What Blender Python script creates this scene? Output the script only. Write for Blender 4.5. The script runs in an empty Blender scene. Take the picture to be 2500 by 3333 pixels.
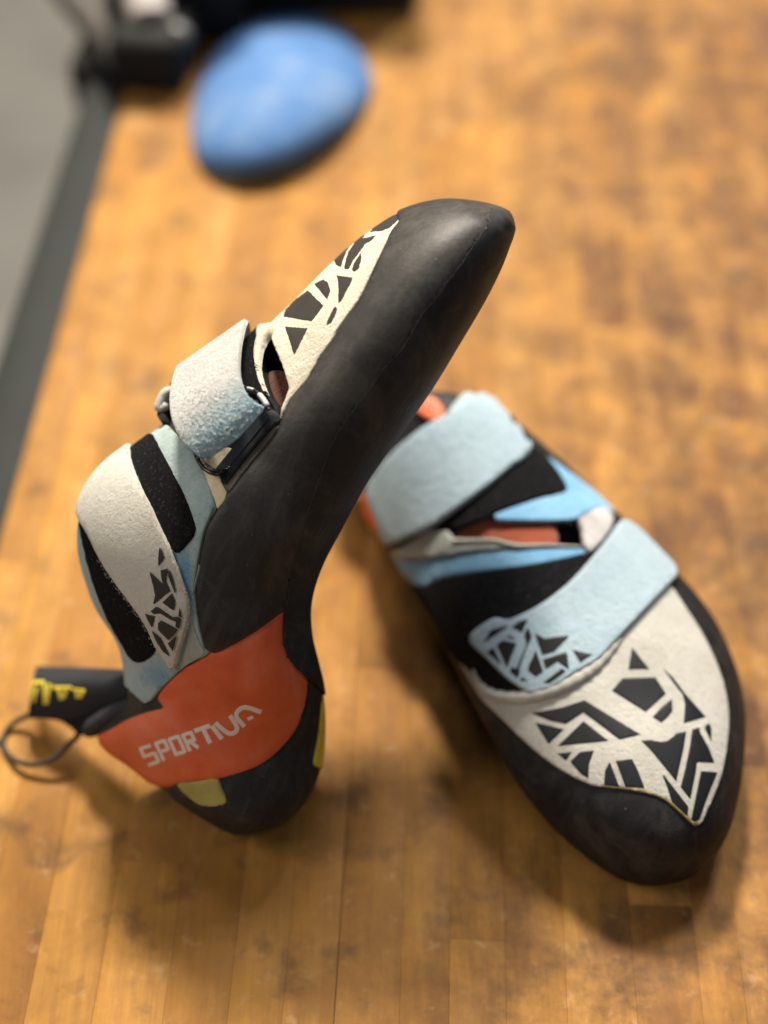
import bpy, bmesh, math, random
import numpy as np
from mathutils import Vector
from mathutils.bvhtree import BVHTree
from mathutils.geometry import delaunay_2d_cdt

random.seed(7); rng = np.random.default_rng(7)
SC = bpy.context.scene
COL = SC.collection
CM = 0.01

# ------------------------------------------------------------------ camera
FPX, CX, CY = 5000.0, 1250.0, 1666.5          # focal length and centre in photo pixels
TH = math.radians(47.0)
SN, CS = math.sin(TH), math.cos(TH)
CAM = np.array([0.0, -45.5, 48.8])            # cm
FWD = np.array([0, CS, -SN]); RGT = np.array([1.0, 0, 0]); UPV = np.array([0, SN, CS])

cd = bpy.data.cameras.new('camera'); cam = bpy.data.objects.new('camera', cd); COL.objects.link(cam)
cam.location = CAM * CM
cam.rotation_euler = (math.radians(90) - TH, 0, 0)
cd.sensor_fit = 'VERTICAL'; cd.sensor_height = 36.0; cd.lens = 36.0 * FPX / 3333.0
cd.clip_start = 0.01; cd.clip_end = 60
cd.dof.use_dof = True; cd.dof.focus_distance = 0.497; cd.dof.aperture_fstop = 3.1
SC.camera = cam

# ------------------------------------------------------------------ light
w = bpy.data.worlds.new('World'); SC.world = w; w.use_nodes = True
bg = w.node_tree.nodes['Background']; bg.inputs[0].default_value = (0.80, 0.86, 1.0, 1); bg.inputs[1].default_value = 0.055

def lamp(name, loc, target, size, size_y, power, color):
    l = bpy.data.lights.new(name, 'AREA'); l.shape = 'RECTANGLE'; l.size = size; l.size_y = size_y
    l.energy = power; l.color = color
    o = bpy.data.objects.new(name, l); COL.objects.link(o)
    o.location = Vector(loc)
    o.rotation_euler = (Vector(target) - Vector(loc)).to_track_quat('-Z', 'Y').to_euler()
    return o
lamp('ceiling_lamp_back', (-0.20, 2.05, 2.80), (0, -0.08, 0.03), 0.44, 0.44, 250, (1.0, 0.89, 0.73))
lamp('ceiling_lamp_back_left', (-1.08, 1.45, 2.80), (0, -0.08, 0.03), 0.60, 0.60, 20, (1.0, 0.88, 0.71))
lamp('ceiling_lamp_left', (-1.55, -0.40, 1.45), (0, -0.12, 0.05), 0.8, 0.6, 15, (1.0, 0.90, 0.78))
lamp('added_fill_front', (0.45, -1.35, 2.1), (0, -0.1, 0.05), 1.0, 0.5, 6, (1.0, 0.95, 0.88))  # added soft fill from the camera side to even out the straps, no room fixture
lamp('ceiling_lamp_right', (0.85, 1.60, 2.65), (0, -0.08, 0.05), 0.50, 0.50, 78, (0.98, 0.96, 0.95))

SC.view_settings.view_transform = 'Standard'; SC.view_settings.look = 'None'
SC.view_settings.exposure = 0.0; SC.view_settings.gamma = 1.0

# ------------------------------------------------------------------ projection helpers (everything in cm)
def ray(x, y):
    return FWD + (x - CX) / FPX * RGT - (y - CY) / FPX * UPV
def pd(x, y, d):                               # photo point at a distance d along the viewing axis
    return CAM + ray(x, y) * d
def ph(x, y, h):                               # photo point at a height h above the table
    r = ray(x, y); return CAM + r * ((CAM[2] - h) / -r[2])
def proj(P):
    v = np.asarray(P) - CAM
    z = v @ FWD
    return np.stack([CX + FPX * (v @ RGT) / z, CY - FPX * (v @ UPV) / z], -1)

def Zs(ox, oy, s):
    return lambda *p: [(ox + s * a, oy + s * b) for a, b in p]
Z0 = Zs(0, 0, 1.5069); Z1 = Zs(800, 600, .5726); Z2 = Zs(450, 950, .36166); Z3 = Zs(200, 1350, .5425)
Z4 = Zs(0, 2000, .6932); Z5 = Zs(1150, 1200, .66305); Z6 = Zs(1450, 1900, .6329)
Z9 = Zs(440, 1750, .2034); Z10 = Zs(1500, 1980, .27728); Z11 = Zs(430, 2220, .3014); Z12 = Zs(0, 2130, .36166)
Z13 = Zs(2000, 2250, .27125); Z14 = Zs(1050, 650, .24111)

# ------------------------------------------------------------------ interpolation
def cat_eval(P, t, closed):
    n = len(P); i = np.floor(t).astype(int); f = (t - i)
    if closed: g = lambda k: P[(i + k) % n]
    else:
        i = np.clip(i, 0, n - 2); f = t - i
        Pe = np.concatenate([[2 * P[0] - P[1]], P, [2 * P[-1] - P[-2]]]); g = lambda k: Pe[i + k + 1]
    f = f.reshape((-1,) + (1,) * (P.ndim - 1))
    a, b, c, d = g(-1), g(0), g(1), g(2)
    return .5 * ((2 * b) + (-a + c) * f + (2 * a - 5 * b + 4 * c - d) * f ** 2 + (-a + 3 * b - 3 * c + d) * f ** 3)

class Surf:
    """A parametric surface P(u,v): the shape the shoe's pieces are laid on."""
    def __init__(s, ctrl, nu, nv, closed, post=None):
        C = np.asarray(ctrl, float)
        s.closed = closed
        A = cat_eval(C, np.linspace(0, C.shape[0] - 1, nu), False)
        A = np.swapaxes(A, 0, 1)
        m = A.shape[0]
        t = np.linspace(0, m, nv, endpoint=False) if closed else np.linspace(0, m - 1, nv)
        A = cat_eval(A, t, closed)
        s.P = np.swapaxes(A, 0, 1).copy()
        if post is not None: s.P = post(s.P)
        s.nu, s.nv = nu, nv
        s.build()
    def build(s):
        P = s.P; nu, nv = s.nu, s.nv
        du = np.gradient(P, axis=0)
        if s.closed: dv = (np.roll(P, -1, 1) - np.roll(P, 1, 1)) / 2
        else: dv = np.gradient(P, axis=1)
        N = np.cross(du, dv); N /= (np.linalg.norm(N, axis=-1, keepdims=True) + 1e-12)
        k = (nu // 2, nv // 4 if s.closed else nv // 2)
        s.flip = 1.0
        if np.dot(N[k], P[k] - CAM) > 0: N = -N; s.flip = -1.0
        s.N = N
        nvv = nv if s.closed else nv - 1
        idx = lambda i, j: i * nv + (j % nv)
        s.quads = [(idx(i, j), idx(i + 1, j), idx(i + 1, j + 1), idx(i, j + 1)) for i in range(nu - 1) for j in range(nvv)]
        s.nvv = nvv
        s.bvh = BVHTree.FromPolygons([tuple(p) for p in P.reshape(-1, 3)], s.quads)
        s.Lu = np.linalg.norm(np.diff(P, axis=0), axis=-1).sum(0).mean()
        Q = np.concatenate([P, P[:, :1]], 1) if s.closed else P
        s.Lvrow = np.linalg.norm(np.diff(Q, axis=1), axis=-1).sum(1)
        s.Lv = s.Lvrow.mean()
        s.mid = proj(P[:, :].mean(1)); s.cache = {}
    def at(s, uv):
        uv = np.atleast_2d(uv); u = np.clip(uv[:, 0], 0, 1) * (s.nu - 1)
        i = np.clip(np.floor(u).astype(int), 0, s.nu - 2); fu = (u - i)[:, None]
        if s.closed:
            v = np.mod(uv[:, 1], 1.0) * s.nv; j = np.floor(v).astype(int) % s.nv; fv = (v - np.floor(v))[:, None]; j2 = (j + 1) % s.nv
        else:
            v = np.clip(uv[:, 1], 0, 1) * (s.nv - 1); j = np.clip(np.floor(v).astype(int), 0, s.nv - 2); fv = (v - j)[:, None]; j2 = j + 1
        f = lambda A: (A[i, j] * (1 - fu) + A[i + 1, j] * fu) * (1 - fv) + (A[i, j2] * (1 - fu) + A[i + 1, j2] * fu) * fv
        N = f(s.N); N /= (np.linalg.norm(N, axis=1, keepdims=True) + 1e-12)
        return f(s.P), N
    def raw(s, x, y):
        r = ray(x, y); d = Vector(r).normalized()
        loc, nor, k, dist = s.bvh.ray_cast(Vector(CAM), d)
        if loc is None: return None
        i, j = divmod(k, s.nvv); L = np.array(loc)
        p00, p10, p01, p11 = s.P[i, j], s.P[i + 1, j], s.P[i, (j + 1) % s.nv], s.P[i + 1, (j + 1) % s.nv]
        a = b = .5
        for _ in range(3):
            pt = (p00 * (1 - a) + p10 * a) * (1 - b) + (p01 * (1 - a) + p11 * a) * b
            e1 = (p10 - p00) * (1 - b) + (p11 - p01) * b; e2 = (p01 - p00) * (1 - a) + (p11 - p10) * a
            M = np.array([[e1 @ e1, e1 @ e2], [e1 @ e2, e2 @ e2]]) + np.eye(2) * 1e-12
            q = np.linalg.solve(M, np.array([(L - pt) @ e1, (L - pt) @ e2])); a += q[0]; b += q[1]
        a = min(max(a, 0), 1); b = min(max(b, 0), 1)
        return ((i + a) / (s.nu - 1), (j + b) / (s.nv if s.closed else s.nv - 1))
    def depth(s, x, y):
        r = ray(x, y); loc, n, k, dist = s.bvh.ray_cast(Vector(CAM), Vector(r).normalized())
        if loc is None: return None
        return float((np.array(loc) - CAM) @ FWD)
    def lifted(s, h):
        """the same surface raised by h, so that outlines traced from the photo land where the raised piece is"""
        k = round(h / .04)
        if abs(k) < 2: return s
        if k not in s.cache:
            o = Surf.__new__(Surf); o.closed, o.nu, o.nv = s.closed, s.nu, s.nv
            o.P = s.P + s.N * (k * .04); o.build(); s.cache[k] = o
        return s.cache[k]
    def hit(s, x, y):
        h = s.raw(x, y)
        if h: return h
        q = np.array([x, y]); m = s.mid[np.argmin(((s.mid - q) ** 2).sum(1))]
        if s.raw(*m) is None:
            c = s.mid[s.nu // 2]; m = c
        lo, hi = 0.0, 1.0
        for _ in range(14):
            t = (lo + hi) / 2; p = m + (q - m) * t
            if s.raw(*p): lo = t
            else: hi = t
        p = m + (q - m) * (lo - 1e-4); h = s.raw(*p)
        if h is None: return (.5, .5)
        if not s.closed: return h
        dist = np.linalg.norm(q - p); u, v = h
        dv = dist / 95.0 / max(s.Lvrow[int(u * (s.nu - 1))], 2.0)
        return (u, v + dv) if .22 < v < .75 else (u, v - dv)

# ------------------------------------------------------------------ pieces laid on a surface
def inside(poly, pts):
    x, y = pts[:, 0], pts[:, 1]; r = np.zeros(len(pts), bool); n = len(poly)
    for k in range(n):
        x1, y1 = poly[k]; x2, y2 = poly[(k + 1) % n]
        if y1 == y2: continue
        c = ((y1 > y) != (y2 > y)) & (x < (x2 - x1) * (y - y1) / (y2 - y1) + x1)
        r ^= c
    return r
def bdist(poly, pts):
    d = np.full(len(pts), 1e9); n = len(poly)
    for k in range(n):
        a = poly[k]; b = poly[(k + 1) % n]; e = b - a; l = e @ e + 1e-12
        t = np.clip(((pts - a) @ e) / l, 0, 1); q = a + t[:, None] * e
        d = np.minimum(d, np.linalg.norm(pts - q, axis=1))
    return d
def densify(pts, step, curved):
    """pts: list of (x,y) photo points or ('uv',u,v); photo runs are refined, uv points kept"""
    n = len(pts); out = []
    for k in range(n):
        a = pts[k]; b = pts[(k + 1) % n]; out.append(a)
        if a[0] == 'uv' or b[0] == 'uv': continue
        a_ = np.array(a[:2], float); b_ = np.array(b[:2], float)
        L = np.linalg.norm(b_ - a_); m = max(1, int(L / step))
        p0 = pts[k - 1]; p3 = pts[(k + 2) % n]
        p0 = np.array(p0, float) if p0[0] != 'uv' else 2 * a_ - b_
        p3 = np.array(p3, float) if p3[0] != 'uv' else 2 * b_ - a_
        for q in range(1, m):
            f = q / m
            if curved:
                # centripetal-ish: limit neighbour length so long neighbours do not overshoot
                t0 = a_ - (a_ - p0) * min(1, L / (np.linalg.norm(a_ - p0) + 1e-9)); t3 = b_ + (p3 - b_) * min(1, L / (np.linalg.norm(p3 - b_) + 1e-9))
                c = .5 * ((2 * a_) + (-t0 + b_) * f + (2 * t0 - 5 * a_ + 4 * b_ - t3) * f * f + (-t0 + 3 * a_ - 3 * b_ + t3) * f ** 3)
            else: c = a_ + (b_ - a_) * f
            out.append((c[0], c[1]))
    return out

def patch(S, pts, off=.1, base=-.03, rim=None, g=.25, curved=True, step=12, jit=0.0, tint=None, under=False, wave=None, crown=0.0):
    pts = densify(pts, step, curved)
    uv = []; last = None; SH = S.lifted(off)
    for p in pts:
        if p[0] == 'uv': h = [p[1], p[2]]
        else:
            x, y = p
            if jit: x += random.uniform(-jit, jit); y += random.uniform(-jit, jit)
            h = list(SH.hit(x, y))
            if S.closed and last is not None:
                while h[1] - last > .5: h[1] -= 1
                while h[1] - last < -.5: h[1] += 1
        last = h[1]; uv.append(h)
    uv = np.array(uv)
    sc = np.array([S.Lu, float(np.interp(np.clip(uv[:, 0].mean(), 0, 1), np.linspace(0, 1, S.nu), S.Lvrow)) if S.closed else S.Lv])
    B = uv * sc
    # long uv-only edges need points too
    Bd = []
    for k in range(len(B)):
        a = B[k]; b = B[(k + 1) % len(B)]; m = max(1, int(np.linalg.norm(b - a) / max(g, .12)))
        for q in range(m): Bd.append(a + (b - a) * q / m)
    B = np.array(Bd)
    keep = [0]
    for k in range(1, len(B)):
        if np.linalg.norm(B[k] - B[keep[-1]]) > .004: keep.append(k)
    B = B[keep]
    if rim is None: rim = min(.08, max(off - base, .01))
    lo, hi = B.min(0), B.max(0)
    xs = np.arange(lo[0], hi[0], g); ys = np.arange(lo[1], hi[1], g * .87)
    G = np.array([(x + (g / 2 if k % 2 else 0), y) for k, y in enumerate(ys) for x in xs]) if len(xs) and len(ys) else np.zeros((0, 2))
    I = []
    if len(G):
        m = inside(B, G); G = G[m]
        if len(G): I.append(G[bdist(B, G) > max(rim * 1.4, g * .35)])
    if off - base > .02:
        nx = np.roll(B, -1, 0) - np.roll(B, 1, 0); nx /= (np.linalg.norm(nx, axis=1, keepdims=True) + 1e-9)
        nn = np.stack([-nx[:, 1], nx[:, 0]], 1)
        t = B[:1] + nn[:1] * .01
        area = .5 * np.sum(B[:, 0] * np.roll(B[:, 1], -1) - np.roll(B[:, 0], -1) * B[:, 1])
        if area < 0: nn = -nn
        for r in (rim * .35, rim):
            R = B + nn * r; m = inside(B, R)
            R = R[m]
            if len(R): I.append(R[bdist(B, R) > r * .93])
    I = np.concatenate(I) if I else np.zeros((0, 2))
    allp = np.concatenate([B, I]); nb = len(B)
    vs, es, fs, ov, oe, of = delaunay_2d_cdt([Vector(p) for p in allp], [], [list(range(nb))], 1, 1e-6)
    V2 = np.array([tuple(v) for v in vs])
    D = bdist(B, V2)
    q = np.clip(D / rim, 0, 1); prof = np.sqrt(np.clip(1 - (1 - q) ** 2, 0, 1))
    lip = .45
    H = base + (off - base) * (lip + (1 - lip) * prof)
    if crown: H = H + crown * (1 - np.exp(-D / 0.8))
    UV = V2 / sc
    P, N = S.at(UV)
    px = None
    if wave or tint: px = proj(P)
    if wave: H = H + wave(px[:, 0], px[:, 1], P) * (np.clip(D / .3, 0, 1) if off - base > .03 else 1)
    top = P + N * H[:, None]
    T = tint(px[:, 0], px[:, 1]) if tint else np.zeros(len(V2))
    faces = [tuple(f) for f in fs]
    # boundary edges -> skirt
    cnt = {}
    for f in faces:
        for a, b in zip(f, f[1:] + f[:1]):
            k = (min(a, b), max(a, b)); cnt.setdefault(k, []).append((a, b))
    be = [v[0] for v in cnt.values() if len(v) == 1]
    verts = list(map(tuple, top)); bm = {}; tt = list(T)
    low = P + N * base
    for a, b in be:
        for c in (a, b):
            if c not in bm: bm[c] = len(verts); verts.append(tuple(low[c])); tt.append(T[c])
        faces.append((b, a, bm[a], bm[b]))
    if under:
        m = {}
        for f in [tuple(f) for f in fs]:
            r = []
            for c in f:
                if c in bm: r.append(bm[c])
                else:
                    if c not in m: m[c] = len(verts); verts.append(tuple(low[c])); tt.append(T[c])
                    r.append(m[c])
            faces.append(tuple(reversed(r)))
    # orient to the surface normal
    if len(fs):
        A = top[list(fs[0])]; nrm = np.cross(A[1] - A[0], A[2] - A[0]); k = fs[0][0]
        if nrm @ N[k] < 0: faces = [tuple(reversed(f)) for f in faces]
    return verts, faces, tt

def make(name, datas, mat, parent=None, label=None, kind=None, smooth=True, sharp=50):
    V, F, T = [], [], []
    for v, f, t in datas:
        o = len(V); V += list(v); F += [tuple(a + o for a in q) for q in f]; T += list(t)
    org = np.array(parent.location) if parent is not None and parent.type == 'EMPTY' else (np.array(parent['_org']) if parent is not None and '_org' in parent else np.zeros(3))
    V = np.array(V) * CM - org
    me = bpy.data.meshes.new(name); me.from_pydata([tuple(v) for v in V], [], F); me.validate()
    at = me.attributes.new('tint', 'FLOAT', 'POINT')
    if len(at.data) == len(T): at.data.foreach_set('value', [float(x) for x in T])
    me.materials.append(mat)
    if smooth:
        me.shade_smooth()
        me.set_sharp_from_angle(angle=math.radians(sharp))
    ob = bpy.data.objects.new(name, me); COL.objects.link(ob)
    if parent is not None: ob.parent = parent
    if label: ob['label'] = label
    if kind: ob['kind'] = kind
    ORG[ob.name] = org
    return ob
ORG = {}
def child(name, datas, mat, part, **k):
    """a sub-part: its mesh is placed in the part's frame (parts carry no transform of their own)"""
    root = part.parent
    ob = make(name, datas, mat, root, **k); ob.parent = part
    return ob

def tube(pts, r, seg=10, closed=False, flat=None, cap=True):
    P = np.array(pts, float); n = len(P)
    V, F = [], []
    rs = r if hasattr(r, '__len__') else [r] * n
    up = None
    for k in range(n):
        if closed: t = P[(k + 1) % n] - P[k - 1]
        else: t = P[min(k + 1, n - 1)] - P[max(k - 1, 0)]
        t = t / (np.linalg.norm(t) + 1e-9)
        if up is None: up = np.cross(t, [.3, .2, 1]); up /= np.linalg.norm(up)
        up = up - t * (up @ t); up /= np.linalg.norm(up); sd = np.cross(t, up)
        for q in range(seg):
            a = 2 * math.pi * q / seg; f = flat or (1, 1)
            V.append(P[k] + rs[k] * (math.cos(a) * up * f[0] + math.sin(a) * sd * f[1]))
    for k in range(n if closed else n - 1):
        for q in range(seg):
            a = k * seg + q; b = k * seg + (q + 1) % seg; c = ((k + 1) % n) * seg + (q + 1) % seg; d = ((k + 1) % n) * seg + q
            F.append((a, b, c, d))
    if cap and not closed:
        F.append(tuple(reversed(range(seg)))); F.append(tuple(range((n - 1) * seg, n * seg)))
    return [tuple(v) for v in V], F, [0.0] * len(V)
def smoothpath(pts, n, closed=False):
    P = np.array(pts, float)
    t = np.linspace(0, len(P), n, endpoint=False) if closed else np.linspace(0, len(P) - 1, n)
    return cat_eval(P, t, closed)
def box(x0, x1, y0, y1, z0, z1, bev=.1, rot=0, c=(0, 0)):
    bm = bmesh.new(); bmesh.ops.create_cube(bm, size=1)
    for v in bm.verts:
        v.co = Vector(((x0 + x1) / 2 + v.co.x * (x1 - x0), (y0 + y1) / 2 + v.co.y * (y1 - y0), (z0 + z1) / 2 + v.co.z * (z1 - z0)))
    if bev: bmesh.ops.bevel(bm, geom=list(bm.edges), offset=bev, segments=2, affect='EDGES', profile=.5)
    cs, sn = math.cos(rot), math.sin(rot)
    V = [(c[0] + v.co.x * cs + v.co.y * sn, c[1] - v.co.x * sn + v.co.y * cs, v.co.z) for v in bm.verts]
    F = [tuple(v.index for v in f.verts) for f in bm.faces]
    bm.free(); return V, F, [0.0] * len(V)
def surfmesh(S, cut=None, off=0.0):
    P = (S.P + S.N * off).reshape(-1, 3)
    F = []
    cen = None
    if cut:
        cen = proj(S.P).reshape(-1, 2); front = ((S.N * (S.P - CAM)).sum(-1) < 0).reshape(-1)
        m = np.zeros(len(cen), bool)
        for c in cut:
            c = np.array(densify(c, 10, True)); g_ = c.mean(0); dv_ = c - g_; m |= inside(g_ + dv_ * (1 + 12 / np.linalg.norm(dv_, axis=1, keepdims=True)), cen)
        m &= front
    for q in S.quads:
        if cut and m[q[0]] and m[q[2]] and m[q[1]] and m[q[3]]: continue
        F.append(q if S.flip > 0 else tuple(reversed(q)))
    # fix winding against the stored normal
    q = F[len(F) // 2]; nrm = np.cross(P[q[1]] - P[q[0]], P[q[2]] - P[q[0]])
    if nrm @ S.N.reshape(-1, 3)[q[0]] < 0: F = [tuple(reversed(f)) for f in F]
    if S.closed:
        F.append(tuple(range(S.nv))); o = (S.nu - 1) * S.nv; F.append(tuple(reversed(range(o, o + S.nv))))
    return [tuple(p) for p in P], F, [0.0] * len(P)
def rimwall(S, pts, top, bottom):
    """the cut edge round an opening: a wall that follows the outline down into the shoe"""
    pts = densify(pts, 10, True); uv = np.array([S.hit(*p) for p in pts]); P, N = S.at(uv)
    n = len(P); ctr = P.mean(0)
    V = []; lv = [(top, 0), ((top), .03), (top * .3 + bottom * .7, .05), (bottom, .0)]
    for h, ins in lv:
        for k in range(n): V.append(tuple(P[k] + N[k] * h + (ctr - P[k]) * ins * .4))
    F = []
    for a in range(len(lv) - 1):
        for k in range(n): F.append((a * n + k, a * n + (k + 1) % n, (a + 1) * n + (k + 1) % n, (a + 1) * n + k))
    return V, F, [0.0] * len(V)
def stroke(pts, wd):
    """polyline -> outline polygon"""
    P = np.array(pts, float); n = len(P); L, R = [], []
    for k in range(n):
        t = P[min(k + 1, n - 1)] - P[max(k - 1, 0)]; t /= np.linalg.norm(t); nn = np.array([-t[1], t[0]]) * wd / 2
        e = 0
        L.append(tuple(P[k] + nn)); R.append(tuple(P[k] - nn))
    return L + R[::-1]

# ------------------------------------------------------------------ materials
class M:
    def __init__(s, name):
        s.m = bpy.data.materials.new(name); s.m.use_nodes = True; s.nt = s.m.node_tree; s.b = s.nt.nodes['Principled BSDF']
        s.tc = s.n('ShaderNodeTexCoord')
    def n(s, t, **k):
        x = s.nt.nodes.new(t)
        for a, b in k.items(): setattr(x, a, b)
        return x
    def l(s, a, b): s.nt.links.new(a, b)
    def noise(s, scale, detail=4, rough=.55, dist=0, vec=None, stretch=None):
        t = s.n('ShaderNodeTexNoise'); t.inputs['Scale'].default_value = scale; t.inputs['Detail'].default_value = detail
        t.inputs['Roughness'].default_value = rough; t.inputs['Distortion'].default_value = dist
        v = vec or s.tc.outputs['Object']
        if stretch:
            mp = s.n('ShaderNodeMapping'); mp.inputs['Scale'].default_value = stretch
            if len(stretch) and hasattr(s, 'rotm'): mp.inputs['Rotation'].default_value = s.rotm
            s.l(v, mp.inputs[0]); v = mp.outputs[0]
        s.l(v, t.inputs['Vector']); return t.outputs['Fac']
    def voro(s, scale, feature='F1', vec=None):
        t = s.n('ShaderNodeTexVoronoi'); t.feature = feature; t.inputs['Scale'].default_value = scale
        s.l(vec or s.tc.outputs['Object'], t.inputs['Vector']); return t.outputs['Distance']
    def ramp(s, fac, stops):
        r = s.n('ShaderNodeValToRGB'); e = r.color_ramp.elements
        while len(e) < len(stops): e.new(.5)
        for k, (p, c) in enumerate(stops):
            e[k].position = p; e[k].color = (c if hasattr(c, '__len__') else (c, c, c)) + ((1,) if not hasattr(c, '__len__') or len(c) == 3 else ())
        s.l(fac, r.inputs[0]); return r.outputs[0]
    def mix(s, f, a, b, mode='MIX'):
        x = s.n('ShaderNodeMix', data_type='RGBA', blend_type=mode)
        for i, v in ((0, f), (6, a), (7, b)):
            if isinstance(v, (int, float)): x.inputs[i].default_value = v
            elif isinstance(v, tuple): x.inputs[i].default_value = v + (1,) if len(v) == 3 else v
            else: s.l(v, x.inputs[i])
        return x.outputs[2]
    def math(s, op, a, b=0.0, clamp=False):
        x = s.n('ShaderNodeMath', operation=op); x.use_clamp = clamp
        for i, v in ((0, a), (1, b)):
            if isinstance(v, (int, float)): x.inputs[i].default_value = v
            else: s.l(v, x.inputs[i])
        return x.outputs[0]
    def attr(s, name):
        a = s.n('ShaderNodeAttribute'); a.attribute_name = name; return a.outputs['Fac']
    def col(s, c):
        if isinstance(c, tuple): s.b.inputs['Base Color'].default_value = c + (1,)
        else: s.l(c, s.b.inputs['Base Color'])
        return s
    def rough(s, r):
        if isinstance(r, (int, float)): s.b.inputs['Roughness'].default_value = r
        else: s.l(r, s.b.inputs['Roughness'])
        return s
    def bump(s, h, strength=.5, dist=.0005, prev=None):
        b = s.n('ShaderNodeBump'); b.inputs['Strength'].default_value = strength; b.inputs['Distance'].default_value = dist
        s.l(h, b.inputs['Height'])
        if prev is not None: s.l(prev, b.inputs['Normal'])
        s.l(b.outputs[0], s.b.inputs['Normal']); return b.outputs[0]

def rubber(name, c1, c2, r0=.42, r1=.6, spec=.5):
    m = M(name); big = m.noise(26, 5, .6, .6); fine = m.noise(900, 3, .6); mid = m.noise(140, 6, .7)
    cm_ = m.n('ShaderNodeCombineXYZ')
    for q, (ax, k) in enumerate((((.40, .33, .855), .13), ((.9, -.35, -.28), 1.0), ((.20, .88, -.43), 1.0))):
        vd = m.n('ShaderNodeVectorMath', operation='DOT_PRODUCT'); m.l(m.tc.outputs['Object'], vd.inputs[0]); vd.inputs[1].default_value = tuple(a * k for a in ax)
        m.l(vd.outputs['Value'], cm_.inputs[q])
    scr = m.noise(190, 7, .75, .4, cm_.outputs[0])
    c = m.mix(m.ramp(big, [(.38, 0.0), (.66, 1.0)]), c1, c2)
    dust = m.ramp(m.voro(260), [(0, (1.0,) * 3), (.10, (0.0,) * 3)])
    dn = m.ramp(m.noise(75, 3), [(.52, 0.0), (.6, 1.0)])
    c = m.mix(m.math('MULTIPLY', dust, m.math('MULTIPLY', dn, .6)), c, (.30, .28, .25))
    c = m.mix(m.math('MULTIPLY', m.ramp(scr, [(.48, 0.0), (.68, 1.0)]), .6), c, tuple(min(1, x * 2.4) for x in c2))
    sm = m.ramp(m.noise(38, 7, .75, 1.0), [(.5, 0.0), (.72, 1.0)])
    c = m.mix(m.math('MULTIPLY', sm, .42), c, (.095, .082, .070))
    m.col(c); m.rough(m.math('ADD', m.math('MULTIPLY', mid, r1 - r0), r0))
    n1 = m.bump(scr, .3, .0004); n1 = m.bump(mid, .3, .0006, n1); m.bump(fine, .22, .0002, n1)
    m.b.inputs['Specular IOR Level'].default_value = spec
    return m.m
def suede(name, c1, c2, ct=None, bumpy=.8, scale=1.0, tintsoft=.35):
    m = M(name); big = m.noise(55, 5, .65, .4); fib = m.noise(1000 * scale, 5, .75, .3); pore = m.noise(460 * scale, 5, .75, .15)
    c = m.mix(m.ramp(big, [(.35, 0.0), (.68, 1.0)]), c1, c2)
    pit = m.ramp(pore, [(.33, 1.0), (.47, 0.0)])
    c = m.mix(m.math('MULTIPLY', pit, .30), c, tuple(x * .55 for x in c1))
    if ct:
        t = m.attr('tint'); t2 = m.math('ADD', t, m.math('MULTIPLY', m.math('SUBTRACT', m.noise(330, 6, .7, 1.5), .5), 1.3))
        t2 = m.math('MULTIPLY', m.ramp(t2, [(.5 - tintsoft, 0.0), (.5 + tintsoft, 1.0)]), m.ramp(t, [(.02, 0.0), (.2, 1.0)]))
        c = m.mix(t2, c, ct)
    m.col(c).rough(.95); m.b.inputs['Specular IOR Level'].default_value = .12
    m.b.inputs['Sheen Weight'].default_value = .25; m.b.inputs['Sheen Roughness'].default_value = .6
    n = m.bump(pore, bumpy, .0011); m.bump(fib, bumpy, .0006, n)
    return m.m
def velcro(name, c=(.012, .012, .014)):
    m = M(name); f = m.noise(1500, 4, .8, 2); s_ = m.noise(800, 3, .8); 
    cc = m.mix(m.ramp(s_, [(.56, 0.0), (.74, 1.0)]), c, (.075, .075, .08))
    m.col(cc).rough(.95); m.b.inputs['Specular IOR Level'].default_value = .1
    m.bump(f, 1.0, .0012); return m.m
def plain(name, c, r=.6, spec=.4, nb=None, metallic=0):
    m = M(name); n = m.noise(nb or 200, 5, .6)
    m.col(m.mix(m.ramp(n, [(.3, 0.0), (.7, 1.0)]), tuple(x * .85 for x in c), tuple(min(1, x * 1.12) for x in c))).rough(r)
    m.b.inputs['Specular IOR Level'].default_value = spec; m.b.inputs['Metallic'].default_value = metallic
    m.bump(n, .2, .0004); return m.m

MAT = {}
MAT['rand'] = rubber('rand_rubber', (.011, .0102, .0096), (.026, .023, .0205), .44, .66, .52)
MAT['sole'] = rubber('sole_rubber', (.008, .008, .009), (.015, .015, .0165), .52, .72, .42)
MAT['rand2'] = rubber('rand_rubber_clean', (.0055, .0055, .007), (.010, .010, .0115), .52, .72, .28)
MAT['cream'] = suede('cream_suede', (.58, .525, .41), (.69, .635, .51), (.62, .47, .20), .8, .8)
MAT['cream2'] = suede('pale_suede', (.41, .40, .36), (.51, .50, .455), (.50, .40, .16), .6, .9)
MAT['strap_pale'] = suede('pale_strap_suede', (.42, .42, .40), (.52, .515, .49), (.22, .37, .46), 1.0, .8)
MAT['strapB'] = suede('ivory_strap_suede', (.47, .45, .395), (.54, .52, .465), (.30, .45, .50), .4, 1.0)
MAT['ankle'] = suede('washed_blue_suede', (.28, .38, .40), (.39, .49, .49), (.10, .24, .38), .6, .8)
MAT['blue_strap'] = suede('light_blue_suede', (.31, .42, .49), (.38, .49, .57), (.27, .39, .46), .8, .7)
MAT['sky_suede'] = suede('sky_blue_suede', (.14, .34, .55), (.22, .44, .66), None, .4, 1.0)
MAT['grey_suede'] = suede('grey_suede', (.26, .29, .27), (.42, .44, .40), None, .5, .7)
MAT['velcro'] = velcro('black_hook_and_loop')
MAT['web'] = plain('black_webbing', (.022, .024, .028), .8, .2, 900)
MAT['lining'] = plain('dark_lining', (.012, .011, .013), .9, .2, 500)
MAT['red'] = suede('rust_red_lining', (.28, .055, .022), (.46, .10, .04), None, .9, .7)
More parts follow.
